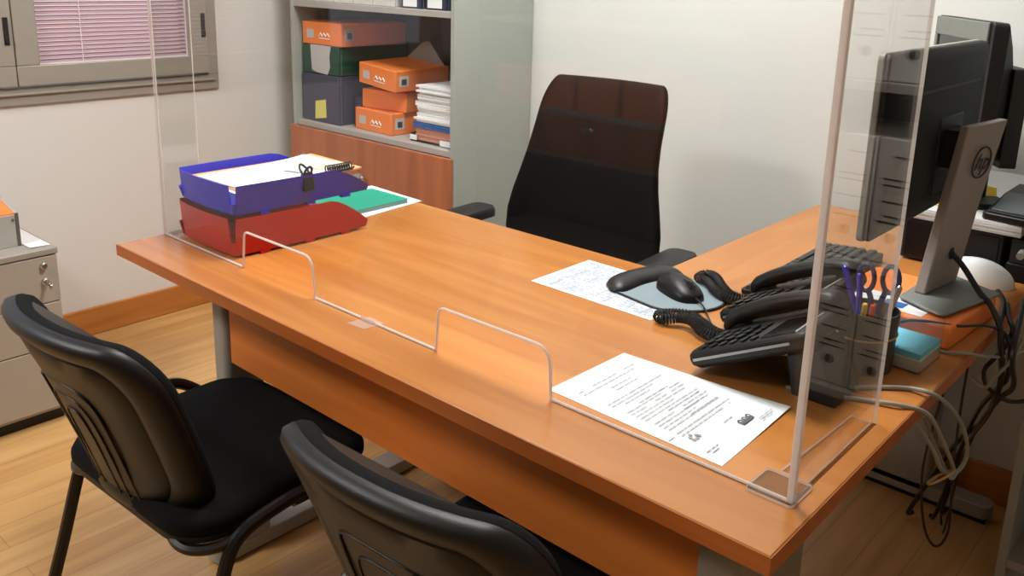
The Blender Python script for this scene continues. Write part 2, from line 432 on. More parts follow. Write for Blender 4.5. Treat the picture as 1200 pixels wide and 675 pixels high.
# ================================================================== ACRYLIC SCREEN
SX0, SX1, SY, SZ, TH = -1.946, -.374, .962, 1.53, .0055
t = thing('acrylic_screen', 'clear acrylic protective screen standing along the front of the desk', 'screen', ((SX0+SX1)/2, SY, DT))
c0 = (SX0+SX1)/2
def sx(v): return v - c0
top = SZ - DT
poly = [(sx(SX0), 0, 0), (sx(-1.608), 0, .006), (sx(-1.598), .083, .014), (sx(-1.362), .083, .026), (sx(-1.354), 0, .006),
        (sx(-1.014), 0, .006), (sx(-1.008), .081, .014), (sx(-.768), .083, .026), (sx(-.762), 0, .006), (sx(SX1), 0, 0), (sx(SX1), top, 0), (sx(SX0), top, 0)]
poly = roundpoly(poly, 0)
fp = obj('front_panel', G().prism(poly, 0, TH, 'y', 0, side_mi=1), [ACR, ACRE], t, smooth=False)
obj('side_panel', G().prism([(TH+.0005, 0), (.282, 0), (.282, top), (TH+.0005, top)], sx(SX1)-TH, sx(SX1), 'x', 0, side_mi=1), [ACRS, ACRE], t, smooth=False)
obj('side_panel', G().prism([(TH+.0005, 0), (.098, 0), (.098, top), (TH+.0005, top)], sx(SX0), sx(SX0)+TH, 'x', 0, side_mi=1), [ACR, ACRE], t, smooth=False)
g = G(); g.prism([(sx(SX1)-.044, .057), (sx(SX1)-TH-.001, .057), (sx(SX1)-TH-.001, .278), (sx(SX1)-.035, .278)], .0002, .0045, 'z', 0, side_mi=1)
obj('foot_strip', g, [ACRF, ACRE], t, smooth=False)
obj('corner_foot', G().prism(rrect(sx(SX1)-.060, sx(SX1)+.003, -.010, .055, .006), 0, .0042, 'z', 0, side_mi=1), [ACRF, ACRE], t, smooth=False)
obj('foot_strip', G().prism([(sx(SX0)+TH, .008), (sx(SX0)+.06, .008), (sx(SX0)+.06, .098), (sx(SX0)+TH, .098)], .0002, .0045, 'z', 0, side_mi=1), [ACRF, ACRE], t, smooth=False)
g = G().prism([(-.020, -.030), (.024, -.026), (.030, .016), (-.012, .018)], .0001, .0010, 'z').box(-.015, .022, -.0016, -.0004, .0009, .008)
edge = [(x, 0, z) for x, z in poly if z < .2]
ge = G().tube([(x, TH/2, max(z, 0) + .0022 if z < .01 else z) for x, _, z in edge], .0024, 6)
obj('edge_glow_bead', ge, ACRE, t, smooth=True)  # added pale bead: the glow of the cut edge put into its colour
obj('corner_joint', G().box(sx(SX1)-.0085, sx(SX1)+.0006, -.0006, .0085, .001, top), ACRE, t, .001)
o = obj('clear_tape', g, TAPE, t, smooth=False); o.location = (sx(-1.195), 0, 0)

# ================================================================== VISITOR CHAIRS (facing +y locally)
CH = .0
def back_pt(u, v, d):
    """u across -1..1, v up 0..1, d depth (negative = rear)"""
    wdt = .217 - .040 * (1 - v) ** 1.6
    z = .418 + .385 * v
    y = -.172 - .110 * v - .022 * v * v + .070 * abs(u) ** 2.2
    z += -.012 * (u * u) * v
    return (u * wdt - d * .38 * u, y + d, z)
def outline(n=60):
    o = []
    for p in rrect(-1, 1, 0, 1, .26, 8):
        o.append(p)
    q = []
    # squeeze the lower corners for the rounded shell bottom
    for x, y in o: q.append((x, y))
    # resample the long edges
    r = []
    for i in range(len(q)):
        a, b = Vector(q[i]), Vector(q[(i+1) % len(q)]); k = max(1, int((b-a).length / .13))
        for j in range(k): r.append(tuple(a + (b-a) * j / k))
    return r
def rings(specs, cy=.5):
    R = []
    ol = outline()
    for s, d in specs: R.append([back_pt(x * s, cy + (y - cy) * s, d) for x, y in ol])
    return R
def make_chair():
    t = thing('visitor_chair', '', 'chair', (0, 0, 0), 0, 'black visitor chairs in front of the desk')
    # seat cushion
    def sr(sx_, z, dy=0): return [(x * sx_, (y - .01) * sx_ + .01 + dy, z + .012 * max(0, -(y-.01)) ** 1 - .10 * max(0, y - .15) ** 1.2) for x, y in rrect(-.232, .232, -.205, .225, .085, 8)]
    g = G().loft([sr(.90, .424), sr(.965, .426), sr(1, .437), sr(1, .449), sr(.975, .461), sr(.92, .467), sr(.6, .466), sr(.25, .462)])
    obj('seat', g, FABRIC, t, ang=60)
    g = G().loft([sr(.80, .404), sr(.93, .406), sr(.975, .416), sr(.965, .425)])
    obj('seat_pan', g, SHELLP, t, ang=50)
    # backrest: padded front + plastic rear shell
    b = obj('backrest', G().loft(rings([(1.0, -.002), (1.0, .006), (.975, .018), (.9, .025), (.6, .027), (.25, .025)])), FABRIC, t, ang=60)
    g = G().loft(rings([(.25, -.024), (.6, -.025), (.76, -.0245), (.775, -.021), (.79, -.0245), (.86, -.031), (.93, -.030), (.985, -.020), (1.0, -.006), (.995, .002)]))
    sh = obj('back_shell', g, SHELLP, t, ang=60)
    g = G()
    for hw, tp, r in ((.40, .72, .0022), (.27, .64, .0018), (.14, .56, .0018)):
        pts = [(-hw, .06), (-hw, .28), (-hw, tp-.12), (-hw*.72, tp-.02), (0, tp), (hw*.72, tp-.02), (hw, tp-.12), (hw, .28), (hw, .06)]
        g.tube(spline([back_pt(x, y, -.0245) for x, y in pts], 5), r, 6)
    obj('shell_rib', g, SHELLP, sh, ang=60)
    # frame: rear legs run up and forward beside the seat, front legs run back and up into the backrest
    r = .0125
    for s in (-1, 1):
        g = G().tube(spline([(s*.262, -.270, .006), (s*.255, -.20, .22), (s*.250, -.150, .38), (s*.250, -.115, .428), (s*.258, -.05, .450), (s*.272, .02, .464), (s*.274, .08, .462), (s*.250, .125, .432), (s*.195, .14, .408)], 6), r, 10)
        g.tube(spline([(s*.120, -.150, .440), (s*.150, -.185, .420), (s*.195, -.185, .410), (s*.235, -.150, .414), (s*.250, -.105, .428)], 6), .010, 8)
        g.lathe([(.016, -.002), (.017, .02), (.014, .03)], (s*.262, -.271, .002), 12)
        obj('leg', g, STEELB, t)
        g = G().tube(spline([(s*.225, .245, .006), (s*.222, .20, .22), (s*.220, .165, .36), (s*.216, .12, .402), (s*.21, .02, .408)], 6), r, 10)
        g.lathe([(.016, -.002), (.017, .02), (.014, .03)], (s*.225, .246, .002), 12)
        obj('leg', g, STEELB, t)
    g = G().tube([(-.20, .12, .400), (.20, .12, .400)], .010, 8).tube([(-.20, -.13, .400), (.20, -.13, .400)], .010, 8).box(-.20, .20, -.145, -.115, .40, .408).box(-.20, .20, .105, .135, .40, .408)
    obj('cross_bar', g, STEELB, t)
    return t
ch1 = make_chair()
ch1['label'] = 'black visitor chair nearer the grey pedestal and the skirting board'
ch1.location = (-1.462, .797, 0); ch1.rotation_euler.z = .05
ch2 = copy_tree(ch1)
ch2['label'] = 'black visitor chair in the foreground in front of the printed letter'
ch2.location = (-.742, .876, 0); ch2.rotation_euler.z = .06

# ================================================================== OFFICE CHAIR (faces -y)
t = thing('office_chair', 'tall black swivel chair with rounded backrest behind the desk', 'chair', (-1.40, 1.82, 0), .06)
def ob(u, v, d):
    wv = .205 + .045 * math.exp(-((v - .30) / .25) ** 2) + .0 * v - .018 * max(0, v - .5)
    z = .50 + .585 * v
    y = .075 + .035 * math.sin(v * PI) * -1 + .12 * v - .035 * abs(u) ** 2
    return (u * wv, y + d, z)
ol = []
q = rrect(-1, 1, 0, 1, .16, 8)
q = [(x, y) for x, y in q]
for i in range(len(q)):
    a, b2 = Vector(q[i]), Vector(q[(i+1) % len(q)]); k = max(1, int((b2-a).length / .09))
    for j in range(k): ol.append(tuple(a + (b2-a) * j / k))
ol = [(x * (1 - .0 * y), y) for x, y in ol]
def orr(s, d, cy=.5): return [ob(x*s, cy+(y-cy)*s, d) for x, y in ol]
obj('backrest', G().loft([orr(.3, -.018), orr(.7, -.019), orr(.93, -.018), orr(.985, -.010), orr(1, 0), orr(.985, .012), orr(.9, .018), orr(.4, .02)]), MESHF, t, ang=60)
obj('back_post', G().tube(spline([(0, .03, .40), (0, .13, .45), (0, .15, .60), (0, .15, .75)], 6), .022, 10), BLACK, t)
def osr(s, z): return [(x*s, (y)*s - .06, z) for x, y in rrect(-.25, .25, -.24, .23, .09, 8)]
obj('seat', G().loft([osr(.9, .43), osr(.98, .435), osr(1, .455), osr(1, .475), osr(.96, .492), osr(.6, .497)]), FABRIC, t, ang=60)
for s in (-1, 1):
    g = G(); pr = [(x, y) for x, y in rrect(s*.325-.045, s*.325+.045, -.20, .05, .03, 6)]
    g.loft([[(x, y, .672) for x, y in pr], [(x, y, .69) for x, y in pr], [(s*.325+(x-s*.325)*.86, y*.96, .698) for x, y in pr]])
    a = obj('armrest', g, BLACKM, t, ang=50)
    obj('armrest_post', G().box(s*.325-.012, s*.325+.012, -.09, -.03, .47, .673).box(min(s*.2, s*.335), max(s*.2, s*.335), -.09, -.03, .435, .47), BLACK, a, .006)
obj('gas_column', G().lathe([(.03, .10), (.03, .27), (.02, .27), (.02, .43)], (0, -.04, 0), 16), BLACK, t)
g = G()
for k in range(5):
    a = 2*PI*k/5 + .3
    e = (.27*math.cos(a), -.04+.27*math.sin(a), .072)
    g.tube([(0, -.04, .115), e], [.028, .018], 8)
    gc = G().tube([(e[0]-.012*math.sin(a), e[1]+.012*math.cos(a), .028), (e[0]+.012*math.sin(a), e[1]-.012*math.cos(a), .028)], .028, 14)
    gc.tube([(e[0], e[1], .03), (e[0], e[1], .075)], .008, 8)
    obj('caster', gc, BLACKM, t)
obj('star_base', g, BLACK, t)

# ================================================================== STORAGE CABINETS
def make_cabinet(label, x0, x1, y0, y1, shelves, doors, carc, low=True):
    t = thing('storage_cabinet', label, 'cabinet', ((x0+x1)/2, y0, 0))
    hw, d = (x1-x0)/2, y1-y0; th = .020
    g = G().box(-hw, -hw+th, 0, d, .0, 1.98).box(hw-th, hw, 0, d, .0, 1.98).box(-hw+th, hw-th, 0, d, 1.96, 1.98).box(-hw+th, hw-th, .02, .04, .0, .07)
    obj('carcass', g, carc, t, .0015)
    obj('back_panel', G().box(-hw+th, hw-th, d-.008, d, .07, 1.96), P('cabinet_back_shade', (112, 102, 98), .7), t, smooth=False)  # darker grey carries the shade inside the shelves
    for z in shelves: obj('shelf', G().box(-hw+th, hw-th, .004, d-.008, z-.022, z), GREYB, t, .0015)
    if doors:
        z1 = doors
        for za, zb_ in ((.075, z1*.5), (z1*.5+.003, z1)):
            if not low:
                if za < .1: continue
                za = .56
            dr = obj('drawer', G().box(-hw+.001, hw-.001, -.019, -.001, za, zb_), CABF, t, .0015)
            M = Matrix.Translation((-.003, -.019, (za+zb_)/2 + .042)) @ Matrix.Diagonal((2.0, 1, 1, 1)) @ Matrix.Rotation(PI/2, 4, 'X')
            obj('handle', G().lathe([(.005, 0), (.006, .012), (.014, .016), (.017, .022), (.014, .027), (.004, .029)], (0, 0, 0), 24, M=M), CHROME, dr)
    return t
CX0, CX1, CY0 = -3.045, -2.115, 2.09
make_cabinet('tall grey cabinet with orange wood doors below open shelves of boxes', CX0, CX1, CY0, 2.487, [.756, 1.228, 1.60], .734, GREYC)
rear = make_cabinet('grey cabinet of orange boxes behind the viewer, mirrored in the clear screen', -3.03, -1.62, -YF-.42, -YF-.012, [.10, .556, .756, 1.15, 1.60], .734, GREYD, False)
rear.rotation_euler.z = PI; rear.location = (-2.3, YF+.42, 0)
make_cabinet('tall grey open cabinet of binders at the right of the side return', -.325, .60, CY0, 2.474, [.09, .36, .705, 1.14, 1.56], 0, GREYC)

def box_file(name, label, cat, loc, size, mat, rz=0, group=None, rx=0, ry=0, marks=None, spine=True):
    """cardboard archive box, origin at its front lower middle; +y runs into the shelf"""
    t = thing(name, label, cat, loc, rz, group); t.rotation_euler = (rx, ry, rz)
    w_, d_, h_ = size
    obj('body', G().box(-w_/2, w_/2, 0, d_, 0, h_), mat, t, .003)
    obj('lid_seam', G().box(-w_/2-.0006, w_/2+.0006, .012, .0135, .002, h_+.0006), FLAPG, t, smooth=False)
    return t
def orange_marks(t, w_, d_, h_):
    g = G().box(-w_*.38, -w_*.20, -.0012, 0, h_*.28, h_*.66)
    obj('label_patch', g, GREYPAPER, t, smooth=False)
    g = G()
    pts = [(-w_*.06 + i*.011, -.0012, h_*(.42 + (.12 if i % 2 else -.03))) for i in range(7)]
    g.tube(pts, .0022, 6); g.box(-w_*.06, w_*.22, -.0012, 0, h_*.28, h_*.32)
    obj('printed_mark', g, WHITEP, t, smooth=False)
    obj('label_patch', G().box(w_/2, w_/2+.0012, .02, .062, h_*.25, h_*.75), GREYPAPER, t, smooth=False)
    obj('printed_mark', G().box(w_/2+.0012, w_/2+.002, .03, .052, h_*.33, h_*.6), INKD, t, smooth=False)
SH = .757
t = box_file('box_file', 'dark grey-blue box file standing on the shelf with a yellow note', 'box file', (-2.895, 2.115, SH), (.236, .35, .190), NAVY)
g = G().prism([(-.035, .010), (.038, .022), (.036, .094), (-.030, .082)], -.0014, -.0002, 'y')
obj('sticky_note', g, YELLOW, t, smooth=False)
t = box_file('box_file', 'deep navy box file tucked behind the grey-blue box file on the shelf', 'box file', (-2.708, 2.16, SH), (.06, .31, .12), NAVYD)
t = box_file('box_file', 'dark green box file with a torn pale label', 'box file', (-2.892, 2.118, SH+.1925), (.232, .35, .110), GREEN)
g = G().prism([(-.055, .012), (-.02, .004), (.045, .000), (.062, .03), (.058, .07), (.070, .112), (-.062, .112), (-.058, .05)], -.0014, -.0002, 'y')
obj('torn_label', g, GREYPAPER, t, smooth=False)
t = box_file('archive_box', 'orange archive box lying on top of the green box file', 'box', (-2.885, 2.12, SH+.305), (.245, .33, .088), ORANGE); orange_marks(t, .245, .33, .088)
t = box_file('archive_box', 'orange archive box at the bottom of the leaning stack on the shelf', 'box', (-2.597, 2.135, SH), (.225, .30, .082), ORANGE, -.06); orange_marks(t, .225, .30, .082)
t = box_file('archive_box', 'orange archive box in the middle of the leaning stack on the shelf', 'box', (-2.575, 2.172, SH+.083), (.225, .28, .072), ORANGE, .12)
t = box_file('archive_box', 'tilted orange archive box on top of the stack with grey flap up', 'box', (-2.565, 2.128, SH+.173), (.228, .25, .078), ORANGE, -.08, ry=.075, rx=.03); orange_marks(t, .228, .25, .078)
g = G().prism([(-.125, .075), (.108, .075), (.098, .085), (.012, .158), (-.03, .148)], .235, .238, 'y')
obj('open_flap', g, FLAPG, t, smooth=False)

for k in range(5):
    t = box_file('archive_box', 'orange archive box in the cabinet behind the viewer', 'box', (-2.78 + k*.245, YF+.405, SH), (.225, .32, .20 if k % 2 else .17), ORANGE, PI, 'orange boxes in the cabinet behind the viewer')
# pile of papers and folders at the right of the shelf
zz = SH
def sheet_pile(name, label, cat, x0, x1, y0, y1, z0, z1, mat, rz=0, n=1, jit=.0, group=None):
    t = thing(name, label, cat, ((x0+x1)/2, (y0+y1)/2, z0), rz, group)
    g = G(); h = (z1-z0)/n
    for k in range(n):
        dx, dy = random.uniform(-jit, jit), random.uniform(-jit, jit)
        a = random.uniform(-jit*2, jit*2)
        M = Matrix.Rotation(a, 4, 'Z') @ Matrix.Translation((dx, dy, 0))
        g.box(-(x1-x0)/2, (x1-x0)/2, -(y1-y0)/2, (y1-y0)/2, k*h, (k+.86)*h, 0, M)
    obj('sheets', g, mat, t, smooth=False)
    return t
px0, px1 = -2.372, -2.145
t = thing('letter_tray', 'black letter tray with white clips under the pile of folders', 'tray', (-2.262, 2.30, SH))
g = G().box(-.118, .118, -.17, .16, 0, .006).box(-.118, -.112, -.17, .16, .006, .03).box(.112, .118, -.17, .16, .006, .03)
obj('tray_body', g, BLACK, t, .002)
obj('label_clip', G().box(-.116, -.082, -.1745, -.170, .006, .024), WHITEP, t, .001)
obj('label_clip', G().box(.040, .098, -.1745, -.170, .002, .022), WHITEP, t, .001)
o = sheet_pile('document_pile', 'salmon and buff papers at the foot of the shelf pile', 'papers', px0+.012, px1-.012, 2.14, 2.44, SH+.0065, SH+.052, SALMON, 0, 8, .003)
o = sheet_pile('document_folder', 'blue folder in the middle of the shelf pile', 'folder', px0+.0, px1-.006, 2.135, 2.44, SH+.053, SH+.072, FBLUE, .0, 2, .001)
o = sheet_pile('document_pile', 'thick uneven pile of white papers on the blue folder', 'papers', px0+.016, px1-.016, 2.14, 2.43, SH+.073, SH+.205, WHITEP, .0, 16, .009)
# top shelf
for k in range(5):
    t = box_file('box_file', 'grey box file standing in the row on the upper shelf', 'box file', (-2.965 + k*.1145, 2.112, 1.2285), (.112, .33, .30), BINDG, 0, 'grey box files on the upper shelf')
for k, lb in enumerate(('black binder with white label beside the grey box files', 'black binder with white label at the end of the upper shelf')):
    t = box_file('ring_binder', lb, 'binder', (-2.355 + k*.125, 2.112, 1.2285), (.10, .30, .31), NAVYD)
    obj('spine_label', G().box(-.04, .03, -.0012, 0, .006, .05), WHITEP, t, smooth=False)
    obj('spine_label', G().box(-.04, .03, -.0012, 0, .12, .25), WHITEP, t, smooth=False)

# lever-arch binders in the right cabinet (seen mirrored in the screen's side panel)
def make_binder():
    t = thing('lever_arch_binder', '', 'binder', (0, 0, 0), 0, 'marbled grey binders in the right cabinet')
    obj('cover', G().box(-.052, .052, 0, .29, 0, .305), BINDG, t, .004)
    obj('finger_hole', G().lathe([(.0125, 0), (.0125, .0012), (.009, .0014)], (0, 0, 0), 20, M=Matrix.Translation((0, 0, .066)) @ Matrix.Rotation(PI/2, 4, 'X')), BLACKM, t)
    g = G()
    for z in (.10, .115, .15, .19, .205, .26): g.box(-.034, .034 - random.uniform(0, .03), -.0008, 0, z, z+.004)
    obj('printed_lines', g, INKD, t, smooth=False)
    return t
b0 = make_binder(); first = True
for r, z in enumerate((1.141, .706, .361)):
    for k in range(5):
        b = b0 if first else copy_tree(b0); first = False
        b.location = (-.191 + k * .1085, CY0 + .03, z)
        b['label'] = 'marbled grey binder on the %s shelf of the right cabinet' % ('upper', 'middle', 'lower')[r]
        b['group'] = 'marbled grey binders on the %s shelf of the right cabinet' % ('upper', 'middle', 'lower')[r]

# ================================================================== PEDESTAL
t = thing('drawer_pedestal', 'low grey three drawer pedestal against the left wall', 'pedestal', (-2.92, .765, 0))
g = G().box(-.285, .272, -.205, .205, .035, .528)
obj('body', g, PEDM, t, .002)
obj('top', G().box(-.287, .292, -.209, .209, .529, .548), PEDT, t, .003)
obj('plinth', G().box(-.27, .26, -.19, .19, 0, .035), BLACKM, t)
for k, (z0, z1) in enumerate(((.385, .526), (.245, .382), (.05, .242))):
    d = obj('drawer', G().box(.272, .290, -.205, .205, z0, z1), PEDM, t, .002)
    if k == 0:
        for zc in (.500, .452):
            M = Matrix.Translation((.290, .165, zc)) @ Matrix.Rotation(PI/2, 4, 'Y')
            obj('lock', G().lathe([(.010, 0), (.010, .006), (.007, .008), (.007, .012)], (0, 0, 0), 16, M=M), CHROME, d)
        obj('key', G().box(.302, .325, .162, .168, .446, .458).lathe([(.009, -.0015), (.009, .0015)], (0, 0, 0), 14, M=Matrix.Translation((.330, .165, .446)) @ Matrix.Rotation(PI/2, 4, 'X')), CHROME, d)
t = thing('document_box', 'grey document box with orange inside on the pedestal', 'box', (-2.80, .76, .5485), 0)
g = G().box(-.18, .09, -.17, .145, 0, .006).box(.084, .09, -.17, .145, .006, .095).box(-.18, -.174, -.17, .145, .006, .150).prism([(-.18, .006), (.084, .006), (.084, .098), (-.174, .150)], .139, .145, 'y', 0)
g2 = G().box(-.176, .082, -.168, .138, .006, .093)
obj('body', g, GREYB, t, .001)
obj('orange_folders', G().prism([(-.172, .007), (.082, .007), (.082, .098), (-.172, .148)], -.168, .138, 'y'), ORANGE, t, smooth=False)
obj('stud', G().lathe([(.005, 0), (.005, .002), (.002, .003)], (0, 0, 0), 12, M=Matrix.Translation((.09, .13, .08)) @ Matrix.Rotation(PI/2, 4, 'Y')), CHROME, t)
obj('spine_edge', G().box(.0905, .0915, .136, .1455, 0, .10), GREYD, t, smooth=False)
t = thing('paper_sheet', 'white paper sheet lying on the pedestal beside the document box', 'paper', (-2.78, .938, .5488), 0)
g = G(); R = []
for i in range(7):
    x = -.14 + .26 * i / 6; R.append([(x, -.028, .0004 + .008*(i/6 - .5)**2), (x, .028, .0004), (x, .028, .0009), (x, -.028, .0009 + .008*(i/6-.5)**2)])
obj('sheet', g.loft(R), WHITEP, t)

# ================================================================== LETTER TRAYS
def tray_mesh(h, slotw=.012):
    """open-front letter tray; back wall on -y with a slot at each corner, front lip on +y"""
    g = G(); W, L, th = .118, .172, .0025
    g.prism(rrect(-W, W, -L, L, .012), 0, th, 'z')
    def wall(pts, top, fl=.008):
        lo = []; hi = []
        R = []
        for (x, y, nx, ny, ht) in pts:
            R.append([(x, y, 0), (x + nx*fl, y + ny*fl, ht), (x + nx*(fl-th), y + ny*(fl-th), ht), (x - nx*th, y - ny*th, .001)])
        g.loft(R)
    # bowed back wall
    n = 12
    back = []
    for i in range(n + 1):
        u = -1 + 2*i/n; back.append((u*(W-.012), -L - .007*(1-u*u), .12*u, -1, h))
    wall(back, h)
    for s in (-1, 1):
        side = []
        m = 16
        for i in range(m + 1):
            v = i / m; y = -L + .002 + (2*L + .012) * v
            ht = h if v < .70 else h - (h*.78) * ((v-.70)/.30) ** 1.4
            side.append((s*(W + .005*math.sin(v*PI)), y, s, 0, ht))
        wall(side, h)
        # curved corner below the slot
        c = []
        for i in range(5):
            a = PI/2 * i/4
            c.append((s*(W-.012 + .012*math.sin(a)), -L - .0 + .006 - .008*math.cos(a), s*math.sin(a), -math.cos(a), h*.38))
        wall(c, h*.38)
    # front lip
    wall([(-W*.92 + 2*W*.92*i/8, L+.004, 0, 1, .014) for i in range(9)], .014, .012)
    for s in (-1, 1):
        for y in (-.10, .02, .12): g.box(s*W-.006, s*W+.006, y-.012, y+.012, -.006, 0)
    return g
TX, TY = -1.785, 1.158
t = thing('letter_tray', 'red plastic letter tray standing on the desk under the blue one', 'tray', (TX, TY, DT + .006), -.02)
obj('tray_body', tray_mesh(.084), REDP, t)
obj('clear_window', G().box(.106, .1185, -.176, -.168, .03, .04), CLEARP, t, smooth=False)
t = thing('letter_tray', 'blue plastic letter tray full of papers stacked on the red tray', 'tray', (TX, TY + .004, DT + .006 + .0915), -.02)
obj('tray_body', tray_mesh(.066), BLUEP, t)
zb = DT + .006 + .0915 + .0035
def in_tray(name, label, cat, w_, l_, z0, z1, mat, rz=0, dx=0, dy=0, n=4, curl=0):
    t = thing(name, label, cat, (TX+dx, TY+dy, z0), rz)
    g = G(); h = (z1-z0)/n
    for k in range(n):
        j = random.uniform(-.003, .003); R = []
        for i in range(9):
            y = -l_/2 + l_*i/8; e = curl * max(0, (i/8-.55)) ** 2
            R.append([(-w_/2+j, y, k*h+e), (w_/2+j, y, k*h+e), (w_/2+j, y, (k+.85)*h+e), (-w_/2+j, y, (k+.85)*h+e)])
        g.loft(R)
    obj('sheets', g, mat, t, smooth=False)
    return t
in_tray('document_pile', 'thick white papers filling the blue letter tray', 'papers', .205, .300, zb, zb+.042, WHITEP, -.02, 0, -.006, 8)
in_tray('document_folder', 'pale orange folder on the papers in the blue tray', 'folder', .212, .33, zb+.0425, zb+.0465, ORANGED, -.02, -.002, .02, 1, .03)
in_tray('paper_sheet', 'top white paper sheet lying over the pale orange folder', 'paper', .19, .30, zb+.0475, zb+.0495, WHITEP, .03, .012, .005, 1, .04)
in_tray('paper_sheet', 'small pale blue slip on the top white sheet in the tray', 'paper', .05, .045, zb+.0525, zb+.0531, P('pale_blue_slip', (218, 234, 240), .8), .3, .03, .05, 1)
# binder clip on the tray side
t = thing('binder_clip', 'black binder clip gripping the side of the blue tray', 'clip', (TX+.1245, TY+.012, DT+.152), 0)
g = G().prism([(-.012, -.026), (.012, -.026), (.004, .016), (-.004, .016)], -.014, .014, 'y')
obj('clip_body', g, BLACK, t, .001)
for s in (-1, 1):
    g = G().tube(spline([(s*.003, -.009, .012), (s*.012 - .004, -.008, .024), (s*.018-.006, 0, .031), (s*.012-.004, .008, .024), (s*.003, .009, .012)], 6), .0030, 6)
    obj('clip_arm', g, BLACK, t)
# spiral bound booklet behind the tray front
t = thing('spiral_booklet', 'spiral bound booklet with black coil at the front of the blue tray', 'booklet', (TX+.050, TY+.135, zb+.051), 0)
obj('pages', G().prism(rrect(-.03, .052, -.05, .035, .003), .0, .004, 'z', 0), P('cream_pages', (236, 216, 186), .8), t, smooth=False)
pts = []
for i in range(11*10+1):
    a = 2*PI*i/10; pts.append((.056 + .009*math.cos(a), -.055 + .075*i/110, .009 + .009*math.sin(a)))
obj('coil', G().tube(pts, .0019, 6), BLACK, t)

# notebook and sheet behind the trays
t = thing('paper_sheet', 'white sheet lying under the teal notebook behind the trays', 'paper', (-1.862, 1.495, DT+.0004), 0)
g = G().prism([(-.125, -.125), (.127, -.125), (.102, .121), (-.126, .133)], 0, .0012, 'z')
obj('sheet', g, PAPERB, t, smooth=False)
t = thing('notebook', 'teal notebook with grey page edges lying beside the red tray', 'notebook', (-1.8425, 1.472, DT+.0018), .0)
obj('pages', G().prism(rrect(-.0835, .072, -.105, .103, .004), .0012, .0095, 'z'), GREYPG, t, smooth=False)
obj('cover', G().prism(rrect(-.085, .0735, -.107, .105, .005), .0095, .0112, 'z').prism(rrect(-.085, .0735, -.107, .105, .005), 0, .0012, 'z'), TEAL, t, smooth=False)

# ================================================================== LETTER AND FORM
t = thing('printed_letter', 'white printed letter lying on the desk near the screen corner', 'paper', (0, 0, DT+.0004))
A = [(-.786, .9885), (-.481, .980), (-.486, 1.199), (-.7805, 1.1845)]
g = G(); R = []
n = 10
for i in range(n+1):
    u = i/n
    p0 = Vector(A[0]).lerp(Vector(A[1]), u); p1 = Vector(A[3]).lerp(Vector(A[2]), u)
    row = []
    for j in range(7):
        v = j/6; p = p0.lerp(p1, v); zc = .010 * max(0, u-.62)**2 * 3 * max(0, v-.3)
        row.append((p.x, p.y, zc))
    R.append(row + [(x, y, z+.0004) for x, y, z in reversed(row)])
obj('sheet', g.loft(R), PAPERB, t)
g = G(); zt = .0012
xs = [-.745, -.735, -.720, -.710, -.690, -.682, -.674, -.655, -.647, -.639, -.631, -.623, -.608, -.600, -.592, -.584, -.570, -.562]
for k, x in enumerate(xs):
    y0 = 1.010; y1 = [1.16, 1.15, 1.10, 1.155][k % 4]
    if k in (2, 3): y0, y1 = 1.06, 1.12
    add_words(g, y0, y1, x, zt + max(0, (x+.60))*.006, .0030, 0, .92, 'y')
obj('printed_text', g, INKL, t, smooth=False)
g = G()
for x, y0, y1 in ((-.66, 1.05, 1.13), (-.615, 1.06, 1.15), (-.60, 1.08, 1.15), (-.585, 1.075, 1.15)): add_words(g, y0, y1, x, .0016, .0018, 0, .9, 'y')
obj('printed_text', g, INK, t, smooth=False)
g = G()
for dx, dy in ((0, 0), (.006, .008), (.004, -.008), (.012, 0), (.010, .010), (.011, -.009)): g.lathe([(.0032, 0), (.0032, .0004)], (-.553+dx, 1.020+dy*.8, .0014), 10)
obj('emblem', g, INK, t, smooth=False)
g = G()
for k in range(3): g.lathe([(.0026, 0), (.0050, .0), (.0050, .0004), (.0026, .0004)], (-.519, 1.104 + k*.0115, .0026 + k*.0003), 12, cap=False)
g.box(-.517, -.511, 1.100, 1.131, .0030, .0034)
obj('emblem', g, P('emblem_ink', (96, 98, 104), .8), t, smooth=False)
g = G()
add_words(g, 1.085, 1.115, -.537, .0022, .0016, 0, 1, 'y'); add_words(g, 1.13, 1.17, -.499, .0045, .0016, 0, 1, 'y'); add_words(g, 1.13, 1.17, -.504, .0042, .0016, 0, 1, 'y')
add_words(g, .995, 1.025, -.513, .0016, .0018, 0, 1, 'y'); add_words(g, 1.0, 1.02, -.507, .0016, .0018, 0, 1, 'y'); add_words(g, .985, 1.005, -.567, .0014, .0018, 0, 1, 'y')
obj('printed_text', g, INK, t, smooth=False)

t = thing('printed_form', 'white printed table sheet lying partly under the mouse pad', 'paper', (-.977, 1.442, DT+.0004), -.01)
obj('sheet', G().box(-.149, .149, -.099, .099, 0, .0004), PAPERB, t, smooth=False)
g = G(); zt = .0008
for x0, x1, y0, y1 in ((-.140, -.03, -.088, .088), (-.024, .05, -.088, .01), (-.024, .05, .016, .088), (.056, .14, -.088, .088)):
    ny = max(3, int((y1-y0)/.011))
    for k in range(ny+1):
        y = y0 + (y1-y0)*k/ny; g.quad((x0, y-.0007, zt), (x1, y-.0007, zt), (x1, y+.0007, zt), (x0, y+.0007, zt))
    for x in (x0, x0+(x1-x0)*.3, x0+(x1-x0)*.7, x1): g.quad((x-.0005, y0, zt), (x+.0005, y0, zt), (x+.0005, y1, zt), (x-.0005, y1, zt))
    for k in range(ny): add_words(g, x0+.003, x1-.003, y0 + (y1-y0)*(k+.25)/ny, zt, .005, 1, .8)
obj('printed_table', g, [INK, INKB], t, smooth=False)
obj('pink_mark', G().box(-.012, .008, .072, .088, .0008, .0012), PINK, t, smooth=False)

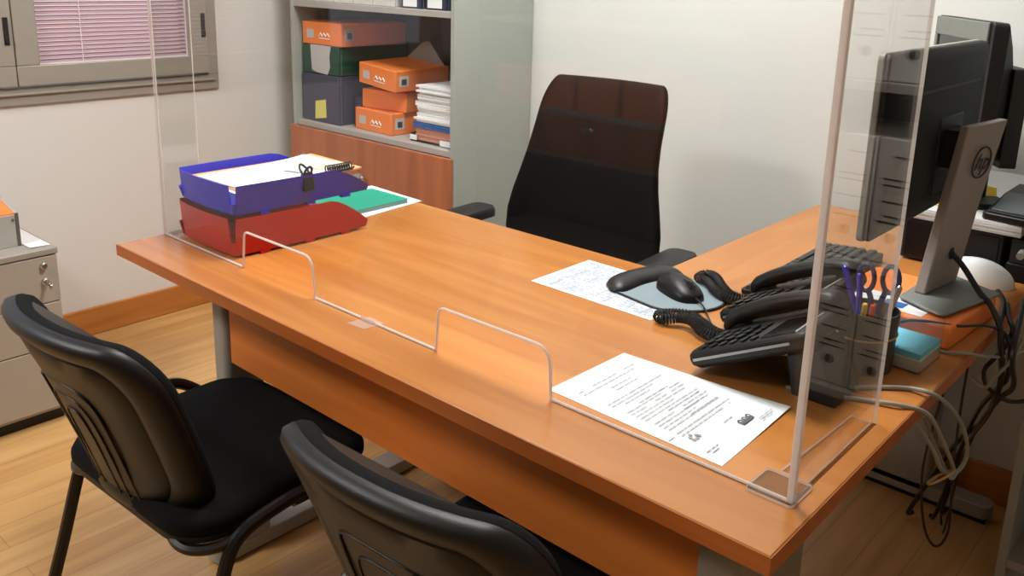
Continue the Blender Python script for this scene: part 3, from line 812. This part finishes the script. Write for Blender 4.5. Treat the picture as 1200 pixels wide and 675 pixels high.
# ================================================================== MOUSE PAD, MOUSE, KEYBOARD
PA = math.atan2(-.22, .97) - PI/2
t = thing('mouse_pad', 'grey mouse pad with a black gel wrist rest on the form', 'mouse pad', (-.882, 1.492, DT+.0014), PA)
pp = roundpoly([(-.098, -.10, .04), (.098, -.10, .04), (.092, .06, .06), (.02, .118, .09), (-.05, .112, .07), (-.095, .05, .05)], .03, 6)
obj('pad', G().prism(pp, 0, .003, 'z'), BLACKM, t, .0008)
pq = [(x*.955, (y-.005)*.955+.006) for x, y in pp]
obj('pad_cloth', G().prism(pq, .003, .0036, 'z'), PADG, t, smooth=False)
R = []
for i in range(15):
    u = -1 + 2*i/14; x = .100*u; s = math.sqrt(max(.02, 1-abs(u)**4)); yc = -.088 + .022*u*u; hw = .030 + .012*u*u
    R.append([(x, yc + hw*s*math.cos(a), .0036 + max(0, .020*s*math.sin(a)) ) for a in [PI*k/10 for k in range(11)]] + [(x, yc, .0005)])
obj('wrist_rest', G().loft(R), GELB, t, ang=70)
def loaf(L, W, H, n=14, m=16, nose=.8, hump=.42):
    R = []
    for i in range(n+1):
        v = i/n; y = -L/2 + L*v
        s = math.sqrt(max(.0, 1-abs(2*v-1)**3.0)) * .98 + .02
        hz = H * (math.sin(PI*min(1, max(.0, .06+.9*v)) ** .8) ** .6)
        R.append([(W/2*s*math.cos(a), y, max(0, hz*math.sin(a)**.8) if 0 < a < PI else 0) for a in [PI*k/m for k in range(m+1)]])
    return G().loft(R)
t = thing('computer_mouse', 'black computer mouse resting on the grey mouse pad', 'mouse', (-.862, 1.497, DT+.0052), math.atan2(-.055, .11) - PI/2)
obj('mouse_body', loaf(.126, .070, .036), BLACKG, t, ang=60)
obj('scroll_wheel', G().tube([(-.004, .035, .030), (.004, .035, .030)], .008, 12), BLACKM, t)
obj('button_seam', G().box(-.0005, .0005, .0, .055, .020, .0335), BLACKM, t, smooth=False)
g = G().tube(spline([(0, .057, .010), (.004, .09, .006), (.02, .13, .004), (.05, .20, .002)], 6), .0018, 6)
obj('mouse_cable', g, CABLEB, t)

t = thing('computer_keyboard', 'black computer keyboard lying on the side return', 'keyboard', (-.712, 1.812, DT+.001), -PI/2 + .02)
g = G().prism(rrect(-.215, .215, -.072, .072, .008), 0, .010, 'z')
for v in g.bm.verts: v.co.z += (.010 if v.co.z > .005 else 0) * (v.co.y + .072) / .144
obj('keyboard_body', g, BLACK, t, .002)
g = G(); K = P('keycap_black', (38, 38, 38), .42)
def key(x0, x1, y0, y1):
    z = .010 + .010*((y0+y1)/2+.072)/.144
    g.loft([[(x0, y0, z), (x1, y0, z), (x1, y1, z+.001), (x0, y1, z+.001)], [(x0+.002, y0+.0015, z+.007), (x1-.002, y0+.0015, z+.007), (x1-.002, y1-.003, z+.008), (x0+.002, y1-.003, z+.008)]])
p = .0186
for r in range(6):
    y0 = -.062 + r*.0195 + (.006 if r == 5 else 0); off = (0, .012, .006, .003, 0, 0)[r]
    if r == 0:
        for x0, x1 in ((-.207, -.184), (-.183, -.160), (-.159, -.136), (-.135, -.03), (-.029, -.006), (-.005, .018), (.019, .042), (.043, .066)): key(x0, x1, y0, y0+.0175)
    else:
        x = -.207
        while x < .060: key(x, x+.0175 if x+.037 < .068 else .066, y0, y0+.0175); x += p
    for c in range(3):
        if r in (0, 3, 4, 5) or (r == 1 and c == 1): key(.076+c*p, .076+c*p+.0175, y0, y0+.0175)
    for c in range(4):
        if r < 5: key(.137+c*p, .137+c*p+.0175, y0, y0+.0175)
obj('keys', g, K, t, ang=30)

# ================================================================== DESK PHONES
def coil(path, r=.0085, wire=.0021, pitch=.0058):
    pts = spline(path, 40); out = []
    L = [0]
    for a, b in zip(pts, pts[1:]): L.append(L[-1] + (b-a).length)
    tot = L[-1]; turns = tot/pitch; N = int(turns*9); j = 0; X = Vector((0, 0, 1))
    for i in range(N+1):
        s = tot*i/N
        while j < len(L)-2 and L[j+1] < s: j += 1
        f = (s-L[j])/max(1e-9, L[j+1]-L[j]); p = pts[j].lerp(pts[j+1], f)
        T = (pts[j+1]-pts[j]).normalized(); X = (X - T*X.dot(T)).normalized(); Y = T.cross(X)
        a = 2*PI*turns*i/N; out.append(p + (X*math.cos(a) + Y*math.sin(a))*r)
    return out
def make_phone(label, loc, rz, tilt, cordpath, black=BLACK):
    """local +y is uphill (away from the user), handset on the -x side"""
    t = thing('desk_phone', label, 'phone', loc, rz)
    W, L = .094, .215
    T = Matrix.Translation((0, -.10, .010)) @ Matrix.Rotation(tilt, 4, 'X')
    # wedge body in its tilted frame
    def rr(ins, z, y1=L): return [(x, y, z) for x, y in rrect(-W+ins, W-ins, ins, y1-ins, .014, 5)]
    g = G().loft([rr(.008, -.006), rr(.001, .002), rr(0, .010), rr(.001, .018), rr(.006, .023)], M=T)
    obj('phone_body', g, BLACK, t, ang=50)
    obj('side_strip', G().box(W-.0002, W+.0012, .012, L-.03, .0085, .0125, 0, T), SILVER, t, smooth=False)
    # keypad area
    g = G()
    for r in range(4):
        for c in range(3): g.prism(rrect(-.012+c*.026, .008+c*.026, .020+r*.019, .033+r*.019, .003, 3), .022, .0275, 'z', 0, T)
    for r in range(6): g.prism(rrect(.068, .086, .022+r*.019, .032+r*.019, .003, 3), .022, .0265, 'z', 0, T)
    for c in range(4): g.prism(rrect(-.014+c*.021, .002+c*.021, .104, .112, .002, 3), .022, .0265, 'z', 0, T)
    obj('keypad', g, BLACKG, t, ang=30)
    d = obj('display', G().box(-.016, .084, .135, .195, .020, .0255, 0, T), SCREENB, t, .002)
    obj('display_trim', G().box(-.018, .086, .196, .2, .020, .026, 0, T), SILVER, t, .001)
    # rear stand
    zr = .010 + math.sin(tilt)*L*.82
    g = G().prism([(.055, .0), (.125, .0), (.088, zr-.004), (.04, zr*.72)], -.055, .050, 'x')
    obj('rear_stand', g, BLACKM, t, .003)
    # handset: arched bar with two cups
    R = []
    n = 26
    for i in range(n+1):
        v = i/n; y = -.004 + .222*v
        arch = .014*math.sin(PI*v)**.8
        end = max(0, 1-min(v, 1-v)/.20)
        hw = .019 + .006*min(1, end*1.4); th = .0155 + .004*min(1, end)
        if v in (0, 1): hw *= .55; th *= .5
        elif i in (1, n-1): hw *= .9; th *= .85
        zc = .032 + arch - .006*min(1, end)
        R.append([(-.064 + hw*math.cos(a), y, zc + th*math.sin(a)) for a in [2*PI*k/14 for k in range(14)]])
    h = obj('handset', G().loft(R, M=T), BLACKG, t, ang=60)
    g = G()
    for y in (.022, .192): g.lathe([(.017, .012), (.022, .018), (.021, .026), (.017, .030)], (-.064, y, 0), 18, M=T)
    obj('handset_cup', g, BLACK, h)
    if cordpath: obj('coil_cord', G().tube(coil(cordpath), .0020, 5), BLACKM, t)
    return t
def to_local(pts, loc, rz):
    c, n = math.cos(-rz), math.sin(-rz)
    return [((x-loc[0])*c - (y-loc[1])*n, (x-loc[0])*n + (y-loc[1])*c, z-loc[2]) for x, y, z in pts]
PH1, PH2 = (-.562, 1.292, DT), (-.618, 1.492, DT)
make_phone('black desk phone in front, nearer the printed letter, with silver side strip', PH1, -PI/2 + .02, .46,
           to_local([(-.640, 1.356, .772), (-.668, 1.352, .754), (-.705, 1.357, .7512), (-.742, 1.376, .752), (-.772, 1.389, .753), (-.800, 1.376, .753), (-.818, 1.350, .752),
                     (-.800, 1.338, .752), (-.775, 1.356, .757), (-.748, 1.352, .760), (-.715, 1.334, .754), (-.680, 1.336, .752), (-.652, 1.372, .752)], PH1, -PI/2+.02))
make_phone('black desk phone behind, between the other phone and the keyboard', PH2, -PI/2 + .0, .42,
           to_local([(-.706, 1.556, .768), (-.737, 1.545, .754), (-.768, 1.540, .753), (-.800, 1.560, .757), (-.835, 1.592, .762), (-.862, 1.600, .760), (-.868, 1.580, .755), (-.840, 1.570, .756), (-.800, 1.534, .755), (-.760, 1.520, .752), (-.722, 1.535, .752)], PH2, -PI/2))

# ================================================================== PENCIL CUP, NOTES, REAM
CU = (-.466, 1.430)
t = thing('pencil_cup', 'dark grey pencil cup with a rubber band round it', 'cup', (*CU, DT))
obj('cup_body', G().lathe([(.043, 0), (.045, .003), (.048, .104), (.0455, .104), (.0425, .006), (.001, .005)], n=36, cap=True), CUPG, t, ang=50)
obj('rubber_band', G().tube([(.0475*math.cos(2*PI*k/40), .0475*math.sin(2*PI*k/40), .062 + .004*math.sin(2*PI*k/40 + 1)) for k in range(41)], .0016, 6), BAND, t)
obj('band_knot', G().tube(spline([(-.048, -.018, .060), (-.056, -.022, .070), (-.050, -.030, .074), (-.042, -.030, .064), (-.048, -.024, .056)], 5), .002, 6), BAND, t)
def stick(name, label, cat, a, b, r, mat, tip=None):
    t = thing(name, label, cat, a)
    d = Vector(b) - Vector(a)
    obj('barrel', G().tube([(0, 0, 0), d*.03, d*.97, d], [r*.4, r, r, r*.8], 10), mat, t)
    if tip: obj('cap', G().tube([d*.62, d*.64, d*1.02, d*1.04], [r, r*1.25, r*1.2, r*.6], 10), tip, t)
    return t
zc = DT + .008
stick('ballpoint_pen', 'blue pen leaning left in the pencil cup', 'pen', (CU[0]+.01, CU[1]+.0, zc), (CU[0]-.058, CU[1]+.030, DT+.150), .0042, PENB, PENB)
stick('ballpoint_pen', 'second blue pen lower in the pencil cup, tilted steeply', 'pen', (CU[0]-.005, CU[1]-.012, zc), (CU[0]-.028, CU[1]+.018, DT+.148), .0042, PENB, P('violet_cap', (84, 70, 200), .3))
stick('ballpoint_pen', 'black pen standing at the right of the pencil cup', 'pen', (CU[0]+.012, CU[1]-.015, zc), (CU[0]+.040, CU[1]+.006, DT+.146), .004, BLACKG, CHROME)
stick('pencil', 'short red pencil in the pencil cup', 'pencil', (CU[0]+.006, CU[1]-.022, zc), (CU[0]+.016, CU[1]-.034, DT+.122), .0048, REDO)
stick('pencil', 'short yellow pencil in the pencil cup beside the red one', 'pencil', (CU[0]-.004, CU[1]-.022, zc), (CU[0]+.004, CU[1]-.036, DT+.122), .0045, YELP)
t = thing('scissors', 'blue handled scissors standing in the pencil cup', 'scissors', (CU[0]+.003, CU[1]+.014, zc), -.15)
g = G()
g.prism([(-.006, 0), (.002, 0), (.007, .10), (-.007, .10)], -.001, .001, 'y').prism([(-.002, 0), (.006, 0), (.007, .10), (-.007, .10)], .0012, .003, 'y')
obj('blades', g, CHROME, t, smooth=False)
for s, ln in ((-1, .0), (1, .008)):
    c = Vector((s*.021, .001, .140+ln))
    pts = [(c.x + .014*math.cos(a)*1.0, c.y, c.z + .023*math.sin(a)) for a in [2*PI*k/20 for k in range(21)]]
    obj('handle', G().tube(pts, .0042, 8).tube([(s*.003, .001, .085), (s*.010, .001, .110), (s*.016, .001, .122+ln)], .0048, 8), SCISB, t)

t = thing('memo_holder', 'clear memo holder with white note paper beside the pencil cup', 'memo holder', (-.428, 1.512, DT), -.03)
g = G().box(-.046, .046, -.050, .050, 0, .002).box(-.046, -.0445, -.050, .050, .002, .030).box(.0445, .046, -.050, .050, .002, .022).box(-.0445, .0445, -.050, -.0485, .002, .022).box(-.0445, .046, .0485, .050, .002, .072)
obj('clear_tray', g, CLEARP, t, smooth=False)
obj('note_paper', G().box(-.044, .044, -.048, .048, .0022, .024), P('cream_note_paper', (222, 220, 206), .8), t, smooth=False)
t = thing('note_block', 'light blue note block lying on top in the memo holder', 'notes', (-.428, 1.512, DT+.0245), -.03)
g = G(); 
for k in range(3): g.box(-.0435, .0435, -.0475, .0475, k*.0035, k*.0035+.0032)
obj('sheets', g, LBLUE, t, smooth=False)
t = thing('paper_ream', 'orange paper ream lying under the grey monitor base', 'paper pack', (-.490, 1.728, DT+.0005), -.06)
obj('wrapper', G().box(-.118, .118, -.122, .122, 0, .041), ORANGE, t, .004)
obj('wrapper_print', G().box(-.09, .06, -.105, -.03, .0412, .0416), WHITEP, t, smooth=False)
obj('wrapper_print', G().box(-.02, .02, -.09, -.06, .0417, .042), FBLUE, t, smooth=False)

# ================================================================== MONITORS
zb = DT + .043
t = thing('computer_monitor', 'black monitor seen from behind on a grey stand with round logo', 'monitor', (-.44, 1.755, zb), 0)
bp = [(-.058, -.076), (.036, -.126), (.082, .080), (-.050, .150)]
obj('stand_base', G().prism(roundpoly([(*p, .012) for p in bp], .012), .003, .008, 'z'), BASEG, t, .002)
def col(x0, y0, x1, y1, z0, z1, th):
    n = Vector((y1-y0, -(x1-x0), 0)).normalized() * th
    return [(x0-n.x, y0-n.y, z0), (x0, y0, z0), (x1, y1, z1), (x1-n.x, y1-n.y, z1)]
g = G().loft([col(-.022, -.038, -.004, .098, .008, .008, .022), col(-.008, -.028, .016, .098, .17, .17, .020), col(.006, -.018, .042, .096, .332, .340, .018)])
obj('rubber_foot', G().prism(roundpoly([(x*.8, y*.8, .01) for x, y in bp], .01), 0, .003, 'z'), BLACKM, t, smooth=False)
st = obj('stand_column', g, STANDG, t, .003)
n0 = Vector((.116, -.028, -.012)).normalized(); u0 = Vector((.028, .116, 0)).normalized(); v0 = n0.cross(u0)
Mr = Matrix(((u0.x, v0.x, n0.x, .0215), (u0.y, v0.y, n0.y, .040), (u0.z, v0.z, n0.z, .262), (0, 0, 0, 1)))
g = G().tube([Mr @ Vector((.030*math.cos(a), .030*math.sin(a), 0)) for a in [2*PI*k/32 for k in range(33)]], .0016, 6)
obj('logo_ring', g, INKD, st)
text_mesh('logo', 'hp', .048, INKD, st, Mr, .35)
obj('cable_hole', G().lathe([(.012, 0), (.012, .002), (.009, .002)], (0, 0, 0), 18, M=Matrix.Translation((-.004, .030, .080)) @ Matrix.Rotation(PI/2, 4, 'Y')), BLACKM, st)
obj('hinge', G().box(-.040, .004, -.01, .07, .25, .322).box(-.044, -.036, -.04, .10, .20, .345), BLACK, t, .003)
# panel: rear shell, thin frame, screen towards the chair (-x)
PY0, PY1, PZ0, PZ1 = -.312, .235, .165, .474
g = G(); R = []
for d, ins in ((0, 0), (.010, 0), (.016, .010), (.020, .04)):
    pz = rrect(PY0+ins, PY1-ins, PZ0+ins, PZ1-ins*.5, .012, 4)
    R.append([(-.058 + d, y, z) for y, z in pz])
obj('panel_shell', G().loft(R), MONB, t, .001)
obj('rear_groove', G().box(-.0385, -.0372, PY0+.045, PY1-.045, PZ1-.075, PZ1-.070), BLACKM, t, smooth=False)
g = G().prism(rrect(PY0-.002, PY1+.002, PZ0-.002, PZ1+.002, .013, 4), -.068, -.057, 'x')
obj('panel_frame', g, MONTOP, t, .002)
obj('display', G().box(-.069, -.0676, PY0+.012, PY1-.012, PZ0+.018, PZ1-.012), SCREENB, t, smooth=False)

ang2 = math.atan2(-.28, .195)                     # panel runs from far left to near right
t = thing('computer_monitor', 'older monitor with grey bezel partly hidden behind the black monitor', 'monitor', (-.592, 2.222, DT), ang2)
# local +x along the panel (towards the near end), local -y = display side
g = G()
g.box(-.170, .150, -.012, -.006, .505, .548).box(-.170, .150, -.012, -.006, .225, .262).box(-.170, -.156, -.012, -.006, .262, .505).box(.136, .150, -.012, -.006, .262, .505)
obj('bezel', g, BEZ, t, .002)
obj('display', G().box(-.156, .136, -.0075, -.0062, .262, .505), SCREENB, t, smooth=False)
obj('rear_shell', G().loft([[(x, -.006, z) for x, z in rrect(-.172, .168, .223, .550, .012, 4)], [(x, .026, z) for x, z in rrect(-.171, .167, .225, .548, .012, 4)], [(x, .044, z) for x, z in rrect(-.145, .150, .245, .51, .02, 4)], [(x, .055, z) for x, z in rrect(-.13, .14, .25, .47, .02, 4)]]), BLACKM, t, .002)
obj('rear_housing', G().prism(rrect(-.10, .15, .235, .452, .006, 3), .055, .090, 'y'), BLACKM, t, .002)
obj('stand_neck', G().prism(rrect(-.035, .035, .056, .088, .012), .142, .30, 'z'), BLACKM, t, .002)
obj('stand_base', G().prism(rrect(-.10, .10, -.03, .12, .05), .130, .142, 'z'), BLACKM, t, .002)

# ================================================================== BACK OF THE RETURN
t = thing('equipment_box', 'black low equipment box at the far end of the side return', 'box', (-.525, 2.255, DT), 0)
obj('body', G().box(-.105, .105, -.165, .165, .004, .102), BLACKM, t, .004)
obj('front_panel', G().box(-.098, .098, -.168, -.165, .012, .094), BLACKG, t, .002)
g = G()
for a in (-.08, .08):
    for b in (-.14, .14): g.lathe([(.010, 0), (.010, .005)], (a, b, 0), 12)
obj('rubber_foot', g, BLACKM, t)
t = thing('paper_stack', 'white paper stack on top of the black equipment box', 'papers', (-.51, 2.25, DT+.1025), 0)
g = G()
for k in range(6): g.box(-.128 + random.uniform(-.002, .002), .122, -.168 + random.uniform(-.002, .002), .16, k*.0042, k*.0042+.0038)
obj('sheets', g, P('cool_white_paper', (206, 210, 208), .7), t, smooth=False)
zs = DT + .1285
t = thing('desk_phone', 'grey and black desk phone on the white paper stack at the back', 'phone', (-.392, 2.175, zs), -.12)
g = G().prism(rrect(-.070, .095, -.095, .09, .012), 0, .016, 'z').prism([(-.088, .016), (.085, .016), (.085, .055), (.0, .045), (-.08, .022)], -.062, .085, 'x')
obj('phone_body', g, BLACKG, t, .003)
obj('keypad', G().prism([(-.082, .020), (.005, .0455), (.005, .049), (-.082, .0235)], -.055, .015, 'x'), GREYPH, t, .001)
g = G().tube(spline([(.062, -.085, .045), (.060, -.06, .075), (.055, -.01, .088), (.05, .05, .080), (.048, .085, .062)], 6), [.020, .020, .018, .017, .017, .016, .015, .014, .0135, .0135, .0135, .0135, .0135, .0135, .0135, .014, .015, .016, .017, .018, .018, .019, .020, .020, .019], 12)
obj('handset', g, GREYPH, t, ang=60)
t = thing('paper_sheet', 'leaning white sheet behind the back phone', 'paper', (-.50, 2.36, zs), 0)
obj('sheet', G().loft([[(-.09, -.05, .0), (.06, -.05, .0), (.06, -.05, .001), (-.09, -.05, .001)], [(-.09, .02, .012), (.06, .02, .012), (.06, .02, .013), (-.09, .02, .013)], [(-.09, .06, .045), (.06, .06, .045), (.06, .06, .046), (-.09, .06, .046)]]), WHITEP, t)
for lb, lx, ly, rz in (('yellow note sheet to the right of the grey stand column', -.515, 2.255, .3), ('yellow note sheet to the left of the grey stand column', -.585, 2.17, -.2)):
    t = thing('note_sheet', lb, 'note', (lx, ly, zs), rz)
    g = G().loft([[(-.032, -.034, 0), (.032, -.034, 0), (.032, -.034, .0012), (-.032, -.034, .0012)], [(-.032, .0, .008), (.032, .0, .005), (.032, .0, .0062), (-.032, .0, .0092)], [(-.032, .034, .034), (.032, .034, .028), (.032, .034, .0292), (-.032, .034, .0352)]])
    obj('sheet', g, YELLOWS, t)
t = thing('power_adapter', 'black adapter block with grey fittings at the right end of the return', 'adapter', (-.385, 2.155, DT), 0)
obj('body', G().box(-.026, .032, -.06, .06, 0, .042), BLACK, t, .004)
obj('socket_panel', G().box(-.018, .026, -.0615, -.06, .046, .09).box(-.020, .028, -.06, .05, .042, .094), BLACKM, t, .002)
obj('cable_plug', G().tube([(.004, -.058, .070), (.004, -.085, .066)], .008, 10), CABLEG, t)
# white mask
t = thing('face_mask', 'white domed face mask lying below the grey stand column', 'mask', (-.452, 2.025, DT+.0008), .22)
R = []
for i in range(9):
    a = PI/2*i/8; R.append([(.078*math.cos(b)*max(.02, math.cos(a)), .036*math.sin(b)*max(.02, math.cos(a)), .056*math.sin(a)) for b in [2*PI*k/28 for k in range(28)]])
obj('mask_shell', G().loft(R), WHITEF, t, ang=70)
obj('mask_seam', G().tube([(.0785*math.cos(a), .0, .0565*math.sin(a)) for a in [PI*k/24 for k in range(25)]], .0012, 6), WHITEF, t)

# ================================================================== CABLES
def cable(label, pts, r, mat, k=8, name='cable', cat='cable', group=None):
    o = obj(name, G().tube(spline(pts, k), r, 8), mat)
    return tag(o, label, cat, group)
cable('thick black cable from the stand column over the desk edge', [(-.444, 1.785, .864), (-.420, 1.79, .840), (-.385, 1.785, .800), (-.360, 1.77, .785), (-.334, 1.745, .757), (-.325, 1.74, .716), (-.33, 1.815, .635), (-.35, 1.90, .544), (-.40, 2.07, .408), (-.46, 2.14, .30), (-.55, 2.20, .06), (-.56, 2.26, .012)], .0056, CABLEB)
cable('second black cable hanging beside the thick one at the desk edge', [(-.395, 1.99, .7455), (-.370, 1.93, .7455), (-.352, 1.84, .747), (-.338, 1.775, .742), (-.318, 1.778, .715), (-.323, 1.83, .63), (-.342, 1.87, .585), (-.42, 2.08, .40), (-.50, 2.25, .05), (-.52, 2.28, .012)], .0050, CABLEB)
cable('black cable curving out past the right of the bundle', [(-.365, 2.10, .7455), (-.345, 2.03, .748), (-.325, 1.88, .770), (-.312, 1.79, .755), (-.300, 1.72, .71), (-.305, 1.80, .626), (-.345, 1.90, .545), (-.42, 2.10, .35), (-.5, 2.3, .03), (-.5, 2.36, .012)], .0050, CABLEB)
cable('thin black cable crossing in front of the orange ream', [(-.487, 1.600, .7435), (-.455, 1.598, .775), (-.420, 1.606, .782), (-.378, 1.632, .778), (-.345, 1.70, .768), (-.330, 1.76, .735), (-.332, 1.84, .62), (-.36, 1.93, .50), (-.42, 2.05, .33), (-.47, 2.22, .02), (-.5, 2.30, .011)], .0026, CABLEB)
cable('black cable loop bulging left in the hanging bundle', [(-.300, 1.96, .54), (-.325, 1.90, .552), (-.352, 1.835, .594), (-.358, 1.80, .64), (-.345, 1.81, .67), (-.330, 1.80, .70), (-.322, 1.80, .735), (-.336, 1.83, .7465), (-.36, 1.92, .7448)], .0044, CABLEB)
cable('thin black cable loop dangling low under the side return', [(-.47, 2.10, .70), (-.465, 1.99, .52), (-.462, 1.90, .38), (-.459, 1.90, .288), (-.44, 1.90, .201), (-.414, 1.90, .171), (-.395, 1.90, .213), (-.399, 1.90, .305), (-.411, 1.92, .40), (-.43, 2.0, .55), (-.44, 2.1, .70)], .0028, P('dark_red_black_cable', (44, 26, 22), .5))
cable('grey network cable looping off the desk edge, outer loop', [(-.52, 1.27, .7435), (-.475, 1.293, .7435), (-.442, 1.33, .7435), (-.382, 1.386, .7445), (-.338, 1.395, .744), (-.330, 1.505, .673), (-.332, 1.615, .585), (-.333, 1.65, .53), (-.334, 1.60, .520), (-.335, 1.537, .545), (-.40, 1.60, .60)], .0036, CABLEG)
cable('grey network cable looping off the desk edge, inner loop', [(-.52, 1.255, .7435), (-.467, 1.273, .7435), (-.414, 1.30, .7435), (-.364, 1.319, .7455), (-.336, 1.362, .724), (-.332, 1.454, .645), (-.333, 1.557, .553), (-.334, 1.578, .527), (-.335, 1.491, .574), (-.335, 1.422, .638), (-.36, 1.39, .69), (-.40, 1.40, .706)], .0036, CABLEG)
cable('grey cable running level from the memo holder past the desk edge', [(-.40, 1.578, .7437), (-.372, 1.585, .7437), (-.348, 1.605, .7435), (-.332, 1.70, .712), (-.32, 1.82, .680), (-.30, 1.96, .66), (-.29, 2.05, .62)], .003, CABLEG)
cable('grey cable slanting through the black cable bundle', [(-.28, 1.90, .80), (-.298, 1.79, .735), (-.31, 1.786, .691), (-.332, 1.756, .648), (-.345, 1.76, .625), (-.40, 1.9, .58)], .0036, CABLEG)
tg = obj('cable_tie', G().tube([(-.335 + .010*math.cos(a), 1.50 + .07*math.sin(a), .556 - .018*math.sin(a) + .006*math.cos(a)) for a in [2*PI*k/24 for k in range(25)]], .0022, 6), BAND)
tag(tg, 'tan tie holding the two grey network cable loops', 'cable tie')

# ================================================================== DAYLIGHT, CAMERA, VIEW
W = bpy.data.worlds.new('World'); SC.world = W; W.use_nodes = True
bgn = W.node_tree.nodes['Background']
sky = W.node_tree.nodes.new('ShaderNodeTexSky'); sky.sky_type = 'PREETHAM'; sky.turbidity = 4; sky.sun_direction = (.5, .3, .8)
W.node_tree.links.new(sky.outputs['Color'], bgn.inputs['Color']); bgn.inputs['Strength'].default_value = 2.8

AY, AP, AR, FPX = -7.23181902e-01, 2.47456763e-01, 2.67389150e-02, 1039.41661
cam = bpy.data.cameras.new('camera'); co = bpy.data.objects.new('camera', cam); COL.objects.link(co)
fwd = Vector((math.sin(AY)*math.cos(AP), math.cos(AY)*math.cos(AP), -math.sin(AP)))
rt = Vector((math.cos(AY), -math.sin(AY), 0)); up = rt.cross(fwd)
r2 = math.cos(AR)*rt + math.sin(AR)*up; u2 = -math.sin(AR)*rt + math.cos(AR)*up
co.matrix_world = Matrix(((r2.x, u2.x, -fwd.x, 0), (r2.y, u2.y, -fwd.y, 0), (r2.z, u2.z, -fwd.z, 1.374), (0, 0, 0, 1)))
cam.sensor_width = 36; cam.sensor_fit = 'HORIZONTAL'; cam.lens = FPX/1200*36
cam.shift_y = -(337.5-225)/1200; cam.clip_start = .02
SC.camera = co
SC.cycles.transparent_max_bounces = 32
SC.view_settings.view_transform = 'Standard'; SC.view_settings.look = 'None'; SC.view_settings.gamma = 1
SC.view_settings.use_curve_mapping = False; SC.view_settings.exposure = 0.12
